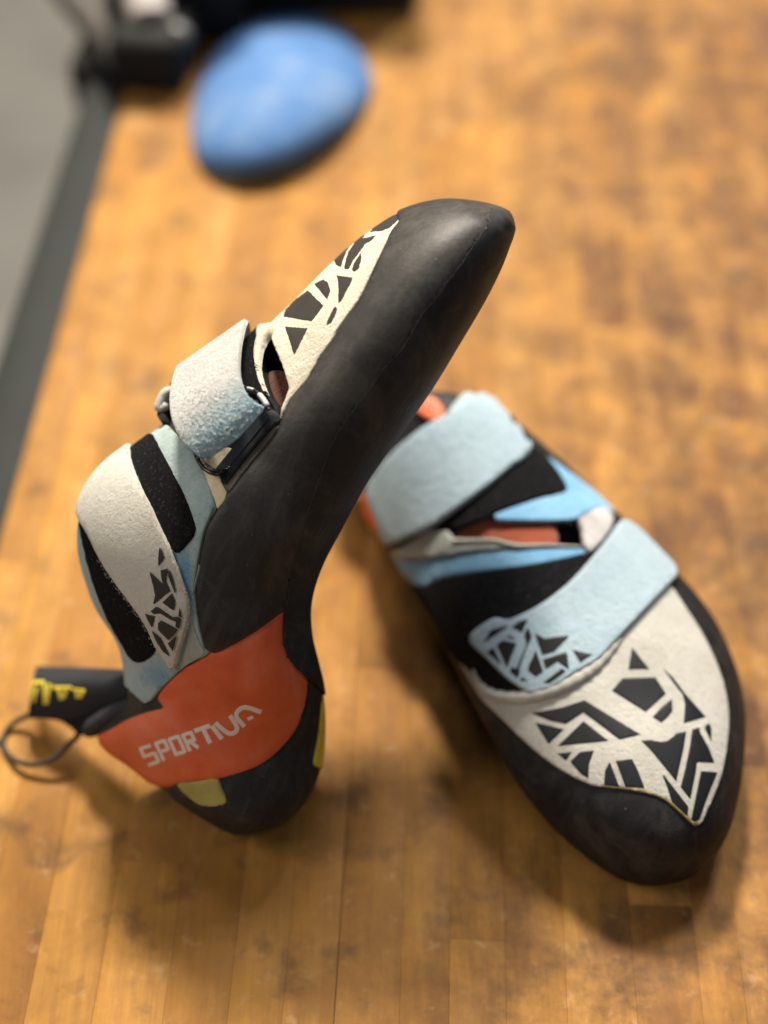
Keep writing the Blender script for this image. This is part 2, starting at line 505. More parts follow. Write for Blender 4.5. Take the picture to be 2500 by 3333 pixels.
MAT['thread'] = plain('grey_plastic', (.45, .46, .46), .45, .4, 600)
MAT['gloss'] = plain('black_plastic_ring', (.015, .015, .017), .25, .5, 300)
MAT['yellow'] = plain('yellow_tape', (.78, .62, .06), .6, .3, 200)
MAT['olive'] = plain('olive_yellow_label', (.36, .31, .10), .6, .3, 120)
MAT['seam'] = plain('thread_dark', (.03, .03, .028), .9, .2, 600)
def _orange():
    m = M('orange_heel_rubber'); n = m.noise(34, 5, .6, .8); f = m.noise(700, 3)
    m.col(m.ramp(n, [(.3, (.53, .085, .032)), (.5, (.63, .118, .042)), (.72, (.64, .19, .11))])).rough(.5)
    m.b.inputs['Specular IOR Level'].default_value = .35
    m.bump(f, .2, .0003, m.bump(m.noise(70, 3), .3, .0015)); return m.m
MAT['orange'] = _orange()
def _letter():
    m = M('white_print'); m.col((.74, .62, .57)).rough(.6); return m.m
MAT['letter'] = _letter()
def _print(name, c, r):
    m = M(name); n = m.noise(60, 5, .7); cr = m.ramp(m.noise(500, 6, .8), [(.68, 0.0), (.78, 1.0)])
    m.col(m.mix(m.math('MULTIPLY', cr, .5), m.mix(n, tuple(x * .8 for x in c), tuple(x * 1.25 for x in c)), (.3, .28, .24))).rough(r)
    m.b.inputs['Specular IOR Level'].default_value = .22
    m.bump(m.noise(300, 4), .15, .0003); return m.m
MAT['print1'] = _print('dark_brown_print', (.040, .035, .031), .55)
MAT['print2'] = _print('charcoal_print', (.009, .010, .013), .55)

# ------------------------------------------------------------------ roots
def root(name, loc, label, cat, group=None):
    o = bpy.data.objects.new(name, None); COL.objects.link(o); o.location = np.array(loc) * CM
    o.empty_display_size = .02; o['label'] = label; o['category'] = cat
    if group: o['group'] = group
    bpy.context.view_layer.update(); return o

# ================================================================== WORKBENCH
YAW = math.radians(2.26)
EDGE = -16.4 * math.cos(YAW) + 1.5 * math.sin(YAW)
def wood(name):
    m = M(name); oi = m.n('ShaderNodeObjectInfo'); rnd = oi.outputs['Random']
    gm = m.n('ShaderNodeTexCoord')
    add = m.n('ShaderNodeVectorMath', operation='ADD'); cmb = m.n('ShaderNodeCombineXYZ')
    m.l(m.math('MULTIPLY', rnd, 7.3), cmb.inputs[0]); m.l(m.math('MULTIPLY', rnd, 3.1), cmb.inputs[1])
    m.l(gm.outputs['Object'], add.inputs[0]); m.l(cmb.outputs[0], add.inputs[1]); v = add.outputs[0]
    grain = m.noise(150, 8, .7, .6, v, (1, .07, 1)); fine = m.noise(520, 6, .7, .2, v, (1, .04, 1)); cloud = m.noise(20, 5, .6, .8, v, (1, .45, 1))
    geo = m.n('ShaderNodeNewGeometry'); pos = geo.outputs['Position']
    base = m.ramp(rnd, [(0, (.31, .145, .028)), (.3, (.39, .192, .037)), (.6, (.45, .232, .047)), (1, (.34, .155, .030))])
    c = m.mix(m.math('MULTIPLY', m.ramp(grain, [(.35, 1.0), (.6, 0.0)]), .42), base, (.22, .085, .026))
    c = m.mix(m.math('MULTIPLY', m.ramp(fine, [(.4, 1.0), (.6, 0.0)]), .25), c, (.18, .075, .025))
    c = m.mix(m.math('MULTIPLY', m.ramp(cloud, [(.4, 0.0), (.75, 1.0)]), .35), c, (.44, .24, .070))
    # grime: worn brown patches across planks, stronger to the right of the bench
    sx = m.n('ShaderNodeSeparateXYZ'); m.l(pos, sx.inputs[0])
    side = m.math('MULTIPLY', m.math('ADD', sx.outputs[0], .05), 5.0, True)
    g1 = m.ramp(m.math('ADD', m.noise(26, 8, .72, .3, pos), m.math('MULTIPLY', side, .05)), [(.43, 0.0), (.62, 1.0)])
    g2 = m.ramp(m.math('ADD', m.noise(30, 8, .7, .3, v, (1, .45, 1)), m.math('MULTIPLY', side, .04)), [(.45, 0.0), (.66, 1.0)])
    g1 = m.math('ADD', m.math('MULTIPLY', g1, .55), m.math('MULTIPLY', g2, .5), True)
    c = m.mix(m.math('MULTIPLY', g1, m.math('ADD', m.math('MULTIPLY', side, .68), .50)), c, (.125, .062, .029))
    big_ = m.ramp(m.noise(9, 4, .6, .3, pos), [(.56, 0.0), (.70, 1.0)])
    c = m.mix(m.math('MULTIPLY', big_, .55), c, (.085, .045, .022))
    spots = m.ramp(m.noise(40, 7, .62, .2, pos), [(.54, 0.0), (.70, 1.0)])
    c = m.mix(m.math('MULTIPLY', spots, .6), c, (.045, .030, .024))
    chips = m.ramp(m.noise(110, 4, .6, .1, pos), [(.60, 0.0), (.78, 1.0)])
    c = m.mix(m.math('MULTIPLY', chips, .25), c, (.66, .50, .30))
    m.col(c); m.rough(m.math('ADD', m.math('MULTIPLY', g1, .2), .55))
    m.b.inputs['Specular IOR Level'].default_value = .13
    m.bump(m.noise(90, 5, .6, .4, pos), .25, .001, m.bump(fine, .3, .0004)); return m.m
WOOD = wood('butcher_block_maple')
bench = root('workbench', (0, 0, 0), 'wooden workbench top of worn orange brown butcher block strips with dark metal edge', 'workbench')
x = EDGE; prand = random.Random(4)
widths = []
nplank = 0; nplank_gap = 0
while x < 31:
    wd = prand.uniform(1.45, 2.35)
    y = -34 - prand.uniform(0, 20)
    while y < 82:
        L = prand.uniform(11, 34)
        z = prand.uniform(-.008, .008)
        if y + L > -32:
            o = make('plank', [box(x + .002, x + wd - .002, y + .002, y + L - .002, -3.8 + z, z, .012, YAW)], WOOD, bench, sharp=30); nplank += 1
        y += L
    x += wd
    if -1.2 < x < 1.2 and not nplank_gap: x += .03; nplank_gap = 1
make('glue_joint', [box(EDGE + .1, 30.9, -33, 81, -3.7, -.09, 0, YAW)], plain('brown_glue', (.20, .10, .04), .8), bench, smooth=False)
dm = plain('dark_green_steel', (.010, .013, .0125), .7, .25, 25)
make('edge_rail', [box(EDGE - 2.7, EDGE - .02, -40, 85, -4.2, -.35, .15, YAW)], dm, bench)
def floor_mat():
    m = M('grey_concrete'); n = m.noise(3.5, 5, .6, .5); f = m.noise(60, 5, .6)
    m.col(m.mix(m.math('MULTIPLY', f, .3), m.ramp(n, [(.3, (.095, .095, .088)), (.7, (.19, .182, .165))]), (.15, .15, .14))).rough(.7); m.bump(f, .2, .001); return m.m
fl = make('floor', [([(-400, -300, -92), (400, -300, -92), (400, 500, -92), (-400, 500, -92)], [(0, 1, 2, 3)], [0] * 4)], floor_mat(), smooth=False)
fl['kind'] = 'structure'

# ================================================================== BACKGROUND THINGS
# blue hold
hold_outline = [(905, 42), (1020, 50), (1110, 90), (1170, 160), (1208, 240), (1205, 320), (1150, 410), (1060, 490), (950, 555), (840, 583), (730, 578), (655, 540), (622, 470), (622, 390), (645, 290), (690, 190), (760, 105), (830, 60)]
HC = np.array([915, 315.0])
ol = smoothpath([(a, b, 0) for a, b in hold_outline], 72, True)[:, :2]
V, F = [], []; NR = 20
for k in range(NR + 1):
    c = math.sin(math.pi / 2 * (1 - k / NR)) if k < NR else .0
    hh = .15 + 2.6 * math.cos(math.pi / 2 * (1 - k / NR)) ** 1.3
    for q in range(72):
        p2 = HC + (ol[q] - HC) * c
        e = p2 - HC
        V.append(tuple(ph(p2[0], p2[1], hh + .10 * math.exp(-((e[0] * .62 + e[1] * .78 + 10) / 45) ** 2) * (1 - c ** 4))))
for k in range(NR):
    for q in range(72): F.append((k * 72 + q, k * 72 + (q + 1) % 72, (k + 1) * 72 + (q + 1) % 72, (k + 1) * 72 + q))
o_ = len(V)
for q in range(72): V.append((V[q][0], V[q][1], .015))
for q in range(72): F.append((o_ + q, o_ + (q + 1) % 72, (q + 1) % 72, q))
F.append(tuple(range(o_ + 71, o_ - 1, -1)))
mh = M('blue_hold_resin'); n_ = mh.noise(22, 5, .6); mh.col(mh.ramp(n_, [(.3, (.055, .125, .265)), (.5, (.072, .16, .345)), (.62, (.11, .20, .37)), (.80, (.19, .23, .33))])); mh.rough(.9); mh.b.inputs['Specular IOR Level'].default_value = .15; mh.bump(mh.noise(300, 4), .5, .0008)
ho = make('climbing_hold', [(V, F, [0] * len(V))], mh.m, sharp=180)
ho['label'] = 'blue rounded egg shaped climbing hold lying on the wooden bench'; ho['category'] = 'climbing hold'

# black clamp in the top left corner
blackp = plain('black_cast_iron', (.010, .010, .010), .75, .25, 120)
greyp = plain('grey_bar', (.085, .08, .073), .5, .4, 80)
palep = plain('pale_knob', (.46, .43, .41), .5, .4, 100)
cl = root('bench_vise', ph(590, 250, 0), 'black bench vise with grey bar and pale knob at the corner of the bench', 'vise')
b0 = ph(640, 290, 0)
make('vise_base', [box(-4.6, -.1, -1.2, 9, .02, 3.6, .9, .12, (b0[0] - .3, b0[1]))], blackp, cl)
make('vise_body', [box(-4.5, 3.6, 0, 9, .02, 9, .8, .0, tuple(ph(610, 150, 0)[:2]))], blackp, cl)
make('vise_jaw', [box(-8.0, -3.2, 1.0, 14, -2.5, .45, .3, .12, (b0[0], b0[1]))], blackp, cl)
P1, P2 = ph(150, -120, 1.5), ph(420, 215, 1.5)
make('sliding_bar', [tube([P1, P1 * .5 + P2 * .5, P2], [1.05, 1.05, 1.0], 20)], greyp, cl)
K2 = ph(490, 78, 3.4); K1 = K2 + np.array((-1.0, 4.6, 2.2))
make('knob', [tube([K1, K1 * .3 + K2 * .7, K2 - (K2 - K1) * .04, K2], [1.35, 1.35, 1.2, .8], 24)], palep, cl)
bc = ph(578, 118, 2.8)
make('handle_ball', [tube([bc + UPV * .8 * math.sin(a) for a in np.linspace(-math.pi / 2, math.pi / 2, 13)], [.8 * max(.02, math.cos(a)) for a in np.linspace(-math.pi / 2, math.pi / 2, 13)], 20)], plain('grey_ball', (.14, .14, .14), .4, .5), cl)
make('handle_stem', [tube([bc, bc + np.array((0, 4.5, 0))], .28, 10)], greyp, cl)
cs_ = root('tool_case', ph(950, -60, 0), 'black tool case standing on the bench behind the blue hold', 'tool case')
b1 = ph(980, 78, 0)
make('case_body', [box(-7.2, 7.4, 0, 10, .02, 9, .7, -.03, (b1[0] - .1, b1[1] + .6))], plain('dark_green_black', (.012, .016, .014), .6, .3), cs_)
make('case_handle', [tube(smoothpath([b1 + np.array(p) for p in ((-3, 5, 9), (-3, 5, 11), (3, 5, 11), (3, 5, 9))], 24), .5, 10)], blackp, cs_)

# ================================================================== SHOE 1 (standing on its heel, toe up)
SH1 = root('climbing_shoe', ph(820, 2690, 0), 'climbing shoe standing on its orange heel, toe up, leaning across the other shoe', 'climbing shoe', 'pair of climbing shoes')
#      R(sole)        L(top)        depth  half
sec1 = [((1661, 742), (1657, 704), 51.3, 1.1),
        ((1663, 750), (1612, 683), 51.3, 1.8),
        ((1660, 775), (1530, 665), 51.3, 2.35),
        ((1655, 800), (1430, 659), 51.3, 2.9),
        ((1628, 880), (1310, 690), 51.4, 3.45),
        ((1575, 985), (1190, 765), 51.5, 3.8),
        ((1495, 1120), (1080, 865), 51.6, 3.95),
        ((1405, 1268), (960, 985), 51.7, 3.9),
        ((1300, 1420), (850, 1090), 51.8, 3.75),
        ((1195, 1570), (740, 1200), 51.9, 3.6),
        ((1112, 1720), (640, 1300), 52.0, 3.4),
        ((1045, 1850), (500, 1420), 52.2, 3.4),
        ((1012, 1965), (330, 1560), 52.5, 3.4),
        ((1014, 2070), (262, 1740), 52.8, 3.3),
        ((1036, 2160), (310, 1950), 53.1, 3.2),
        ((1052, 2240), (400, 2110), 53.4, 3.1),
        ((1058, 2330), (410, 2290), 54.1, 3.0),
        ((1052, 2430), (325, 2398), 54.6, 2.9),
        ((1035, 2520), (430, 2492), 54.6, 2.7),
        ((990, 2610), (520, 2560), 54.4, 2.4),
        ((920, 2680), (590, 2615), 54.1, 1.9),
        ((850, 2715), (690, 2680), 54.2, 1.2),
        ((800, 2720), (760, 2712), 54.3, .3)]
T1 = [(0.0, -.25), (0.048, -.60), (.14, -.80), (.27, -.95), (.43, -1.0), (.58, -.95), (.73, -.80), (.86, -.58), (.955, -.30), (1.0, .0),
      (.97, .33), (.86, .62), (.68, .86), (.45, 1.0), (.22, .98), (.08, .86), (.03, .62), (.05, .2), (.02, -.10)]
def T1s(k):
    return T1
ctrl = []
for k, (R, L, d, T) in enumerate(sec1):
    R = np.array(R, float); L = np.array(L, float)
    e = (L - R) / np.linalg.norm(L - R)
    R = R + e * min(16, .2 * np.linalg.norm(L - R)) * min(1, k / 4) * max(0, min(1, (18 - k) / 4))
    if k < 6: L = L + np.array((0, 5)) * min(1, k / 3)
    row = []
    for a, dd in T1s(k):
        p = R + (L - R) * a
        row.append(pd(p[0], p[1], d + T * dd))
    ctrl.append(row)
S1 = Surf(ctrl, 300, 240, True)

OP1 = Z2((1115, 390), (1170, 325), (1240, 520), (1345, 770), (1362, 900), (1335, 1010), (1295, 1085), (1255, 1100), (1215, 1010), (1150, 930), (1105, 840), (1065, 700), (1060, 560), (1085, 460))
body1 = make('inner_body', [surfmesh(S1, [OP1])], MAT['rand'], SH1)

UP = lambda u, v: ('uv', u, v)
cream_edge = Z1((915, 140), (868, 205), (822, 262), (790, 332), (742, 430), (692, 540), (640, 645), (590, 722), (532, 800), (480, 892), (424, 968), (372, 1062), (338, 1122), (285, 1178), (245, 1232), (212, 1300), (190, 1352))
rand_low = Z2((1262, 1190), (1230, 1270), (1090, 1450), (920, 1660), (822, 1790)) + Z3((985, 460), (975, 505), (935, 565), (900, 615), (862, 700), (832, 830), (812, 960), (802, 1060), (815, 1200), (838, 1320), (860, 1400), (893, 1434), (960, 1420), (1060, 1370), (1180, 1300), (1280, 1228), (1334, 1190), (1400, 1170))
rim1 = rand_low
u_end = S1.hit(1050, 2005)[0]
u_c = S1.hit(*cream_edge[0])
rp = [UP(0.0, -.40), UP(0.0, .64), UP(u_c[0] * .8, .64), UP(u_c[0], .585)] + cream_edge[1:] + rand_low + [UP(u_end, .02), UP(u_end, -.40)]
ring0 = S1.P[0] + S1.N[0] * .12; cen0 = ring0.mean(0); fw = S1.P[0].mean(0) - S1.P[6].mean(0); fw /= np.linalg.norm(fw)
Vt, Ft = [], []; nvr = S1.nv
for k, (sc_, o_) in enumerate(((1.0, -.06), (.99, .0), (.92, .04), (.75, .06), (.45, .075), (.15, .08))):
    for p in ring0: Vt.append(tuple(cen0 + (p - cen0) * sc_ + fw * o_))
for k in range(5):
    for q in range(nvr): Ft.append((k * nvr + q, k * nvr + (q + 1) % nvr, (k + 1) * nvr + (q + 1) % nvr, (k + 1) * nvr + q))
Ft.append(tuple(range(5 * nvr, 6 * nvr)))
make('toe_tip', [(Vt, Ft, [0.0] * len(Vt))], MAT['rand'], SH1)
def lump(x, y, P): return .012 * np.sin(P[:, 0] * 1.3 + P[:, 2] * .9) + .008 * np.sin(P[:, 2] * 2.1 + 1)
rand1 = make('rubber_rand', [patch(S1, rp, .16, -.02, .09, .28, True, 12, .5, wave=lump)], MAT['rand'], SH1)
seam = Z1((1402, 150), (1372, 225), (1300, 335), (1215, 465), (1135, 565), (1072, 655), (1005, 735), (950, 830), (872, 955), (790, 1040), (690, 1180), (605, 1290), (505, 1440), (442, 1600), (400, 1720)) + \
       Z3((1505, 500), (1440, 690), (1400, 850), (1378, 960), (1360, 1080), (1340, 1180), (1332, 1300), (1336, 1390), (1380, 1480), (1440, 1545), (1500, 1600))
us0 = S1.hit(*seam[0])[0]; us1 = S1.hit(*Z3((1540, 1640))[0])[0]
sp = [UP(0.004, -.36), UP(.004, .02), UP(us0 * .35, .05)] + seam + [UP(us1 + .02, -.04), UP(us1 + .10, -.14), UP(us1 + .12, -.36)]
sole1 = make('sole', [patch(S1, sp, .18, .12, .012, .28, True, 10, 1.3)], MAT['sole'], SH1)
# notched welt line along the sole seam
beads = []
sd = densify(seam, 9, True)[:-1]
for (xa, ya) in sd[2:-14]:
    if random.random() < .62:
        h = S1.hit(xa - 2 + random.uniform(-2, 2), ya + random.uniform(-2, 2)); P, N = S1.at([h]); P = P[0] + N[0] * .168
        t = np.array([.35, -.2, .6]); t = t - N[0] * (t @ N[0]); t /= np.linalg.norm(t); l = random.uniform(.03, .09); r = random.uniform(.006, .014)
        beads.append(tube([P - t * l, P, P + t * l], [r * .4, r, r * .4], 5))
make('seam_beading', beads, MAT['sole'], rand1.parent, kind='stuff')

nick = []
for (xa, ya) in sd[3:-16]:
    if random.random() < .3:
        h = S1.lifted(.16).hit(xa - 4 + random.uniform(-3, 3), ya + random.uniform(-3, 3)); P, N = S1.at([h]); P = P[0] + N[0] * .166
        t = np.array([random.uniform(-.3, .6), -.2, .6]); t = t - N[0] * (t @ N[0]); t /= np.linalg.norm(t); l = random.uniform(.01, .09); q = random.uniform(.006, .018)
        nick.append(tube([P - t * l, P, P + t * l], [q * .4, q, q * .4], 5))
make('seam_nicks', nick, plain('nick_black', (.004, .004, .004), .9, .1), SH1, kind='stuff')
# cream toe panel
cp = cream_edge + Z1((195, 1285), (222, 1215), (240, 1150), (215, 1060), (180, 970), (150, 892), (132, 832), (118, 770)) + [(840, 1000), (900, 935), (1010, 800), (1110, 705), (1220, 650), (1300, 640)]
toe1 = make('toe_panel', [patch(S1, cp, .075, -.02, .04, .2, True, 8, 1.3)], MAT['cream'], SH1)
tg = [Z14((270, 0), ) and None]
prints1 = [Z1((222, 808), (352, 818), (275, 972)),
           Z1((215, 752), (224, 712), (285, 650), (352, 602), (442, 690), (375, 778)),
           Z1((388, 565), (440, 540), (468, 560), (480, 605), (462, 655)),
           Z14((190, 1018), (300, 1035), (408, 1050), (370, 1150), (325, 1220), (290, 1300), (245, 1370), (215, 1400), (212, 1300), (215, 1180), (205, 1090)),
           Z14((185, 1440), (195, 1480), (170, 1560), (120, 1659), (50, 1700), (60, 1640), (110, 1540), (150, 1460)),
           Z14((150, 800), (200, 720), (330, 560), (480, 440), (450, 500), (380, 600), (320, 700), (270, 820), (245, 905), (180, 880)),
           Z14((290, 905), (310, 830), (350, 700), (430, 580), (520, 470), (620, 400), (540, 520), (720, 480), (660, 550), (570, 600), (510, 690), (430, 790), (380, 880), (350, 935), (300, 935)),
           Z14((400, 930), (430, 850), (515, 715), (525, 790), (500, 880), (490, 930), (430, 970), (405, 965)),
           Z14((635, 440), (690, 370), (780, 300), (900, 235), (1050, 165), (1090, 180), (1010, 280), (900, 380), (800, 420), (720, 425)),
           Z14((500, 420), (600, 330), (760, 250), (830, 225), (740, 310), (640, 400), (600, 430))]
gp = [patch(S1, p, .088, .07, .01, .12, False, 5, .9) for p in prints1]
child('printed_graphic', gp, MAT['print1'], toe1)
# toe panel lower tip
# opening, lining
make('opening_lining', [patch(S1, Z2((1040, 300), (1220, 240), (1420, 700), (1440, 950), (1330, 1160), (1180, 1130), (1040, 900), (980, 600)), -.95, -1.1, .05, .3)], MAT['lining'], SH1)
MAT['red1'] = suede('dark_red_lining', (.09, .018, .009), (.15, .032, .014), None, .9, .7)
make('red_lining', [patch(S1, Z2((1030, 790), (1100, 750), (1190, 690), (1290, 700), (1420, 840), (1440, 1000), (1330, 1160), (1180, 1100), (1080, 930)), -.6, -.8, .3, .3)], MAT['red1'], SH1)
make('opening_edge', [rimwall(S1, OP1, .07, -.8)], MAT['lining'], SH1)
# ankle suede
ank = Z3((600, 40), (680, 108), (760, 192), (812, 252), (852, 332), (892, 432), (912, 520), (922, 562), (895, 615), (858, 700), (828, 830), (808, 960), (798, 1060), (812, 1200), (836, 1320), (856, 1400), (890, 1434), (870, 1448), (742, 1512), (600, 1642)) + [(470, 2290), (350, 2170), (230, 2000), (170, 1840), (160, 1640), (200, 1500), (380, 1400)]
def tA(x, y):
    t = np.zeros(len(x))
    zx, zy = (x - 200) / .5425, (y - 1350) / .5425
    t += .55 * np.exp(-((zx - 700) / 70) ** 2 - ((zy - 860) / 110) ** 2)
    t += .95 * np.exp(-((zx - 760) / 42) ** 2 - ((zy - 1050) / 200) ** 2)
    t += .7 * np.exp(-((zx - 600) / 120) ** 2 - ((zy - 1560) / 90) ** 2)
    return np.clip(t, 0, 1)
ankle1 = make('ankle_panel', [patch(S1, ank, .13, -.02, .05, .22, True, 12, 1.0, tint=tA)], MAT['ankle'], SH1)
make('grey_patch', [patch(S1, Z3((735, 1190), (770, 1200), (800, 1290), (835, 1380), (862, 1432), (742, 1508), (720, 1480), (745, 1330)), .16, .1, .04, .15, True, 8, 1.2)], MAT['grey_suede'], SH1)
make('edge_binding', [tube([S1.at([S1.hit(*p)])[0][0] + S1.at([S1.hit(*p)])[1][0] * .13 for p in densify(Z3((918, 560), (896, 612), (860, 695), (830, 830), (808, 960), (798, 1060)), 10, True)[:-16]], .045, 7)],
     plain('green_glue', (.16, .24, .20), .6), SH1)
# velcro pads
vel1 = make('hook_and_loop_pad', [patch(S1, Z3((400, 160), (500, 110), (540, 110), (600, 228), (660, 340), (722, 460), (772, 582), (800, 680), (790, 732), (690, 832), (640, 780), (560, 640), (480, 460), (420, 320)), .20, .1, .05, .16, True, 8, 1.2)], MAT['velcro'], SH1)
vel2 = make('hook_and_loop_pad', [patch(S1, Z3((95, 640), (150, 735), (230, 880), (330, 1030), (430, 1150), (510, 1270), (562, 1410), (530, 1455), (460, 1492), (408, 1470), (350, 1372), (270, 1232), (200, 1062), (150, 900), (118, 760)), .20, .1, .05, .16, True, 8, 1.2)], MAT['velcro'], SH1)
# strap B (ivory, over the ankle)
sbp = Z3((388, 150), (402, 240), (430, 330), (470, 430), (540, 570), (592, 690), (640, 790), (690, 920), (740, 1060), (762, 1130), (752, 1260), (712, 1400), (672, 1528), (652, 1538), (620, 1480), (560, 1400), (500, 1270), (420, 1150), (330, 1030), (230, 882), (150, 722), (100, 640), (70, 560), (40, 440), (70, 340), (240, 220))
def tB(x, y):
    zx, zy = (x - 200) / .5425, (y - 1350) / .5425
    return .35 * np.exp(-((zx - 760) / 14) ** 2 - ((zy - 1230) / 90) ** 2) + .12
strapB = make('ankle_strap', [patch(S1, sbp, .34, .16, .07, .2, True, 9, .9, tint=tB, crown=.06)], MAT['strapB'], SH1)
g9 = [((385, 155), (420, 190), (445, 260), (468, 320), (430, 380), (372, 450), (368, 330), (380, 230)),
      ((230, 545), (290, 585), (440, 740), (420, 640), (405, 525), (510, 490), (530, 540), (500, 600), (490, 700), (560, 850), (490, 905), (300, 1065), (288, 1060), (318, 920), (290, 780)),
      ((530, 535), (550, 520), (600, 650), (640, 830), (640, 890), (600, 800), (530, 620)),
      ((435, 1040), (585, 890), (635, 1010), (635, 1090), (612, 1165)),
      ((245, 1180), (330, 1110), (370, 1115), (520, 1220), (600, 1275), (680, 1265), (735, 1310), (700, 1460), (645, 1425), (650, 1345), (560, 1310), (400, 1210), (345, 1215), (300, 1225)),
      ((710, 1120), (742, 1290), (690, 1250)),
      ((155, 1215), (230, 1240), (315, 1255), (270, 1440), (200, 1320)),
      ((365, 1370), (415, 1325), (520, 1380), (680, 1465), (650, 1520), (530, 1640), (430, 1540), (365, 1470)),
      ((665, 1560), (600, 1820), (520, 1690), (560, 1660)),
      ((265, 1490), (300, 1520), (400, 1600), (545, 1895), (440, 1820), (330, 1650))]
child('printed_graphic', [patch(S1, Z9(*p), .412, .39, .01, .1, False, 4, .5) for p in g9], MAT['print1'], strapB)

# strap A (pale, curled over the instep): its own curved carrier
A1 = [[(1050, 480), (480, 900), 54.0], [(1010, 350), (420, 790), 52.8], [(988, 268), (368, 700), 51.2], [(948, 400), (318, 850), 49.8], [(922, 590), (300, 1020), 48.8],
      [(926, 770), (325, 1190), 48.2], [(985, 930), (400, 1345), 47.95], [(1062, 995), (510, 1455), 47.9], [(1150, 1050), (600, 1530), 48.0], [(1260, 1150), (710, 1640), 48.1]]
ctrlA = []
for a, b, d in A1:
    row = []
    for t in (0, .12, .3, .5, .7, .88, 1.0):
        q = (a[0] + (b[0] - a[0]) * t, a[1] + (b[1] - a[1]) * t); p = Z2(q)[0]
        row.append(pd(p[0], p[1], d + .35 * (2 * t - 1) ** 2 * .3))
    ctrlA.append(row)
SA = Surf(ctrlA, 90, 60, False)
def clampA(P):
    for i in range(30, P.shape[0]):
        for j in range(P.shape[1]):
            q = proj(P[i, j]); dd = S1.depth(q[0], q[1])
            z = (P[i, j] - CAM) @ FWD
            if dd is not None and z > dd - .50:
                P[i, j] = CAM + (P[i, j] - CAM) * ((dd - .50) / z)
    return P
SA.P = clampA(SA.P)
for _ in range(6):
    Q = SA.P.copy(); Q[1:-1, 1:-1] = (SA.P[1:-1, 1:-1] * 2 + SA.P[:-2, 1:-1] + SA.P[2:, 1:-1] + SA.P[1:-1, :-2] + SA.P[1:-1, 2:]) / 6; SA.P = Q
SA.build()
def tSA(x, y):
    zx, zy = (x - 450) / .36166, (y - 950) / .36166
    dline = ((zx - 1140) * (1510 - 1030) - (zy - 1030) * (620 - 1140)) / math.hypot(520, 480)   # distance from the end edge
    d = -((zx - 1140) * .678 + (zy - 1030) * .735) if False else dline
    dd = ((1140 - zx) * .678 + (1030 - zy) * .735)
    return np.clip(1.05 - dd / 420, 0, 1) * np.clip(1.3 - np.clip(700 - zx, 0, 1000) / 500, 0.4, 1)
strapA = make('instep_strap', [patch(SA, [UP(0, 0), UP(.12, 0), UP(.26, 0), UP(.4, 0), UP(.55, 0), UP(.66, 0)] + Z2((1062, 990), (1112, 1012), (1140, 1035), (1125, 1075), (1040, 1172), (900, 1322), (750, 1432), (640, 1505)) + [UP(.8, 1), UP(.72, 1), UP(.6, 1), UP(.45, 1), UP(.26, 1), UP(.12, 1), UP(0, 1)], .17, -.03, .06, .16, True, 7, .7, tint=tSA, under=True)], MAT['strap_pale'], SH1)
def edge_fibres(S, pts, h, n, l0, l1, r=.005):
    P_ = densify(pts, 8, True); out = []
    for _ in range(n):
        q = random.choice(P_); x_, y_ = q[0] + random.gauss(0, 2.5), q[1] + random.gauss(0, 2.5)
        hh = S.lifted(h).raw(x_, y_) if S.lifted(h).raw(x_, y_) else None
        if hh is None: continue
        P, N = S.at([hh]); P = P[0] + N[0] * h; N = N[0]
        t = rng.normal(size=3); t -= N * (t @ N); t /= np.linalg.norm(t); l = random.uniform(l0, l1)
        b = np.cross(t, N) * l * random.uniform(-.5, .5)
        out.append(tube([P, P + t * l * .5 + b * .4 + N * .02, P + t * l + b + N * random.uniform(-.02, .03)], [r, r, r * .5], 3, cap=False))
    return out
FIB = plain('ivory_fibre', (.62, .59, .52), .9, .1)
child('suede_fibres', edge_fibres(S1, sbp[:20], .33, 420, .03, .10), FIB, strapB, kind='stuff')
child('suede_fibres', edge_fibres(S1, Z2((1262, 1135), (1250, 1180), (1010, 1450), (780, 1745)), .2, 90, .03, .09), plain('dark_fibre', (.10, .085, .07), .9, .1), strapB, kind='stuff')
# loose suede fibres on the worn end of the strap
fib = []
for _ in range(900):
    zx = random.uniform(350, 1140); zy = random.uniform(900, 1500)
    p = Z2((zx, zy))[0]; h = SA.raw(*p)
    if h is None or h[1] > .97 or h[1] < .03 or (zx - 1140) * .687 + (zy - 1035) * .727 > -12 or zx > 1135: continue
    P, N = SA.at([h]); P = P[0] + N[0] * .17; N = N[0]
    t = rng.normal(size=3); t -= N * (t @ N); t /= np.linalg.norm(t); l = random.uniform(.05, .16); r = .006
    b = np.cross(t, N) * l * random.uniform(-.5, .5)
    fib.append(tube([P, P + t * l * .5 + b * .4 + N * .03, P + t * l + b + N * random.uniform(0, .03)], [r, r, r * .6], 3, cap=False))
child('suede_fibres', fib, plain('fibre_white', (.66, .68, .66), .9, .1), strapA, kind='stuff')
# fuzzy loop edge under the strap
vA = patch(S1, Z2((985, 285), (1075, 292), (1045, 420), (1026, 560), (1045, 700), (1090, 820), (1128, 905), (1110, 960), (1060, 1000), (1000, 990), (900, 850), (900, 640), (920, 420)), .30, .05, .08, .15, True, 8, 2.2)
make('hook_and_loop_pad', [vA], MAT['velcro'], SH1)
make('tongue_edge', [patch(S1, Z2((1062, 296), (1200, 262), (1172, 330), (1112, 400), (1072, 500), (1055, 640), (1085, 790), (1130, 900), (1120, 915), (1070, 800), (1035, 660), (1022, 540), (1040, 410)), .30, .0, .05, .1, True, 7, .8)], MAT['cream'], SH1)
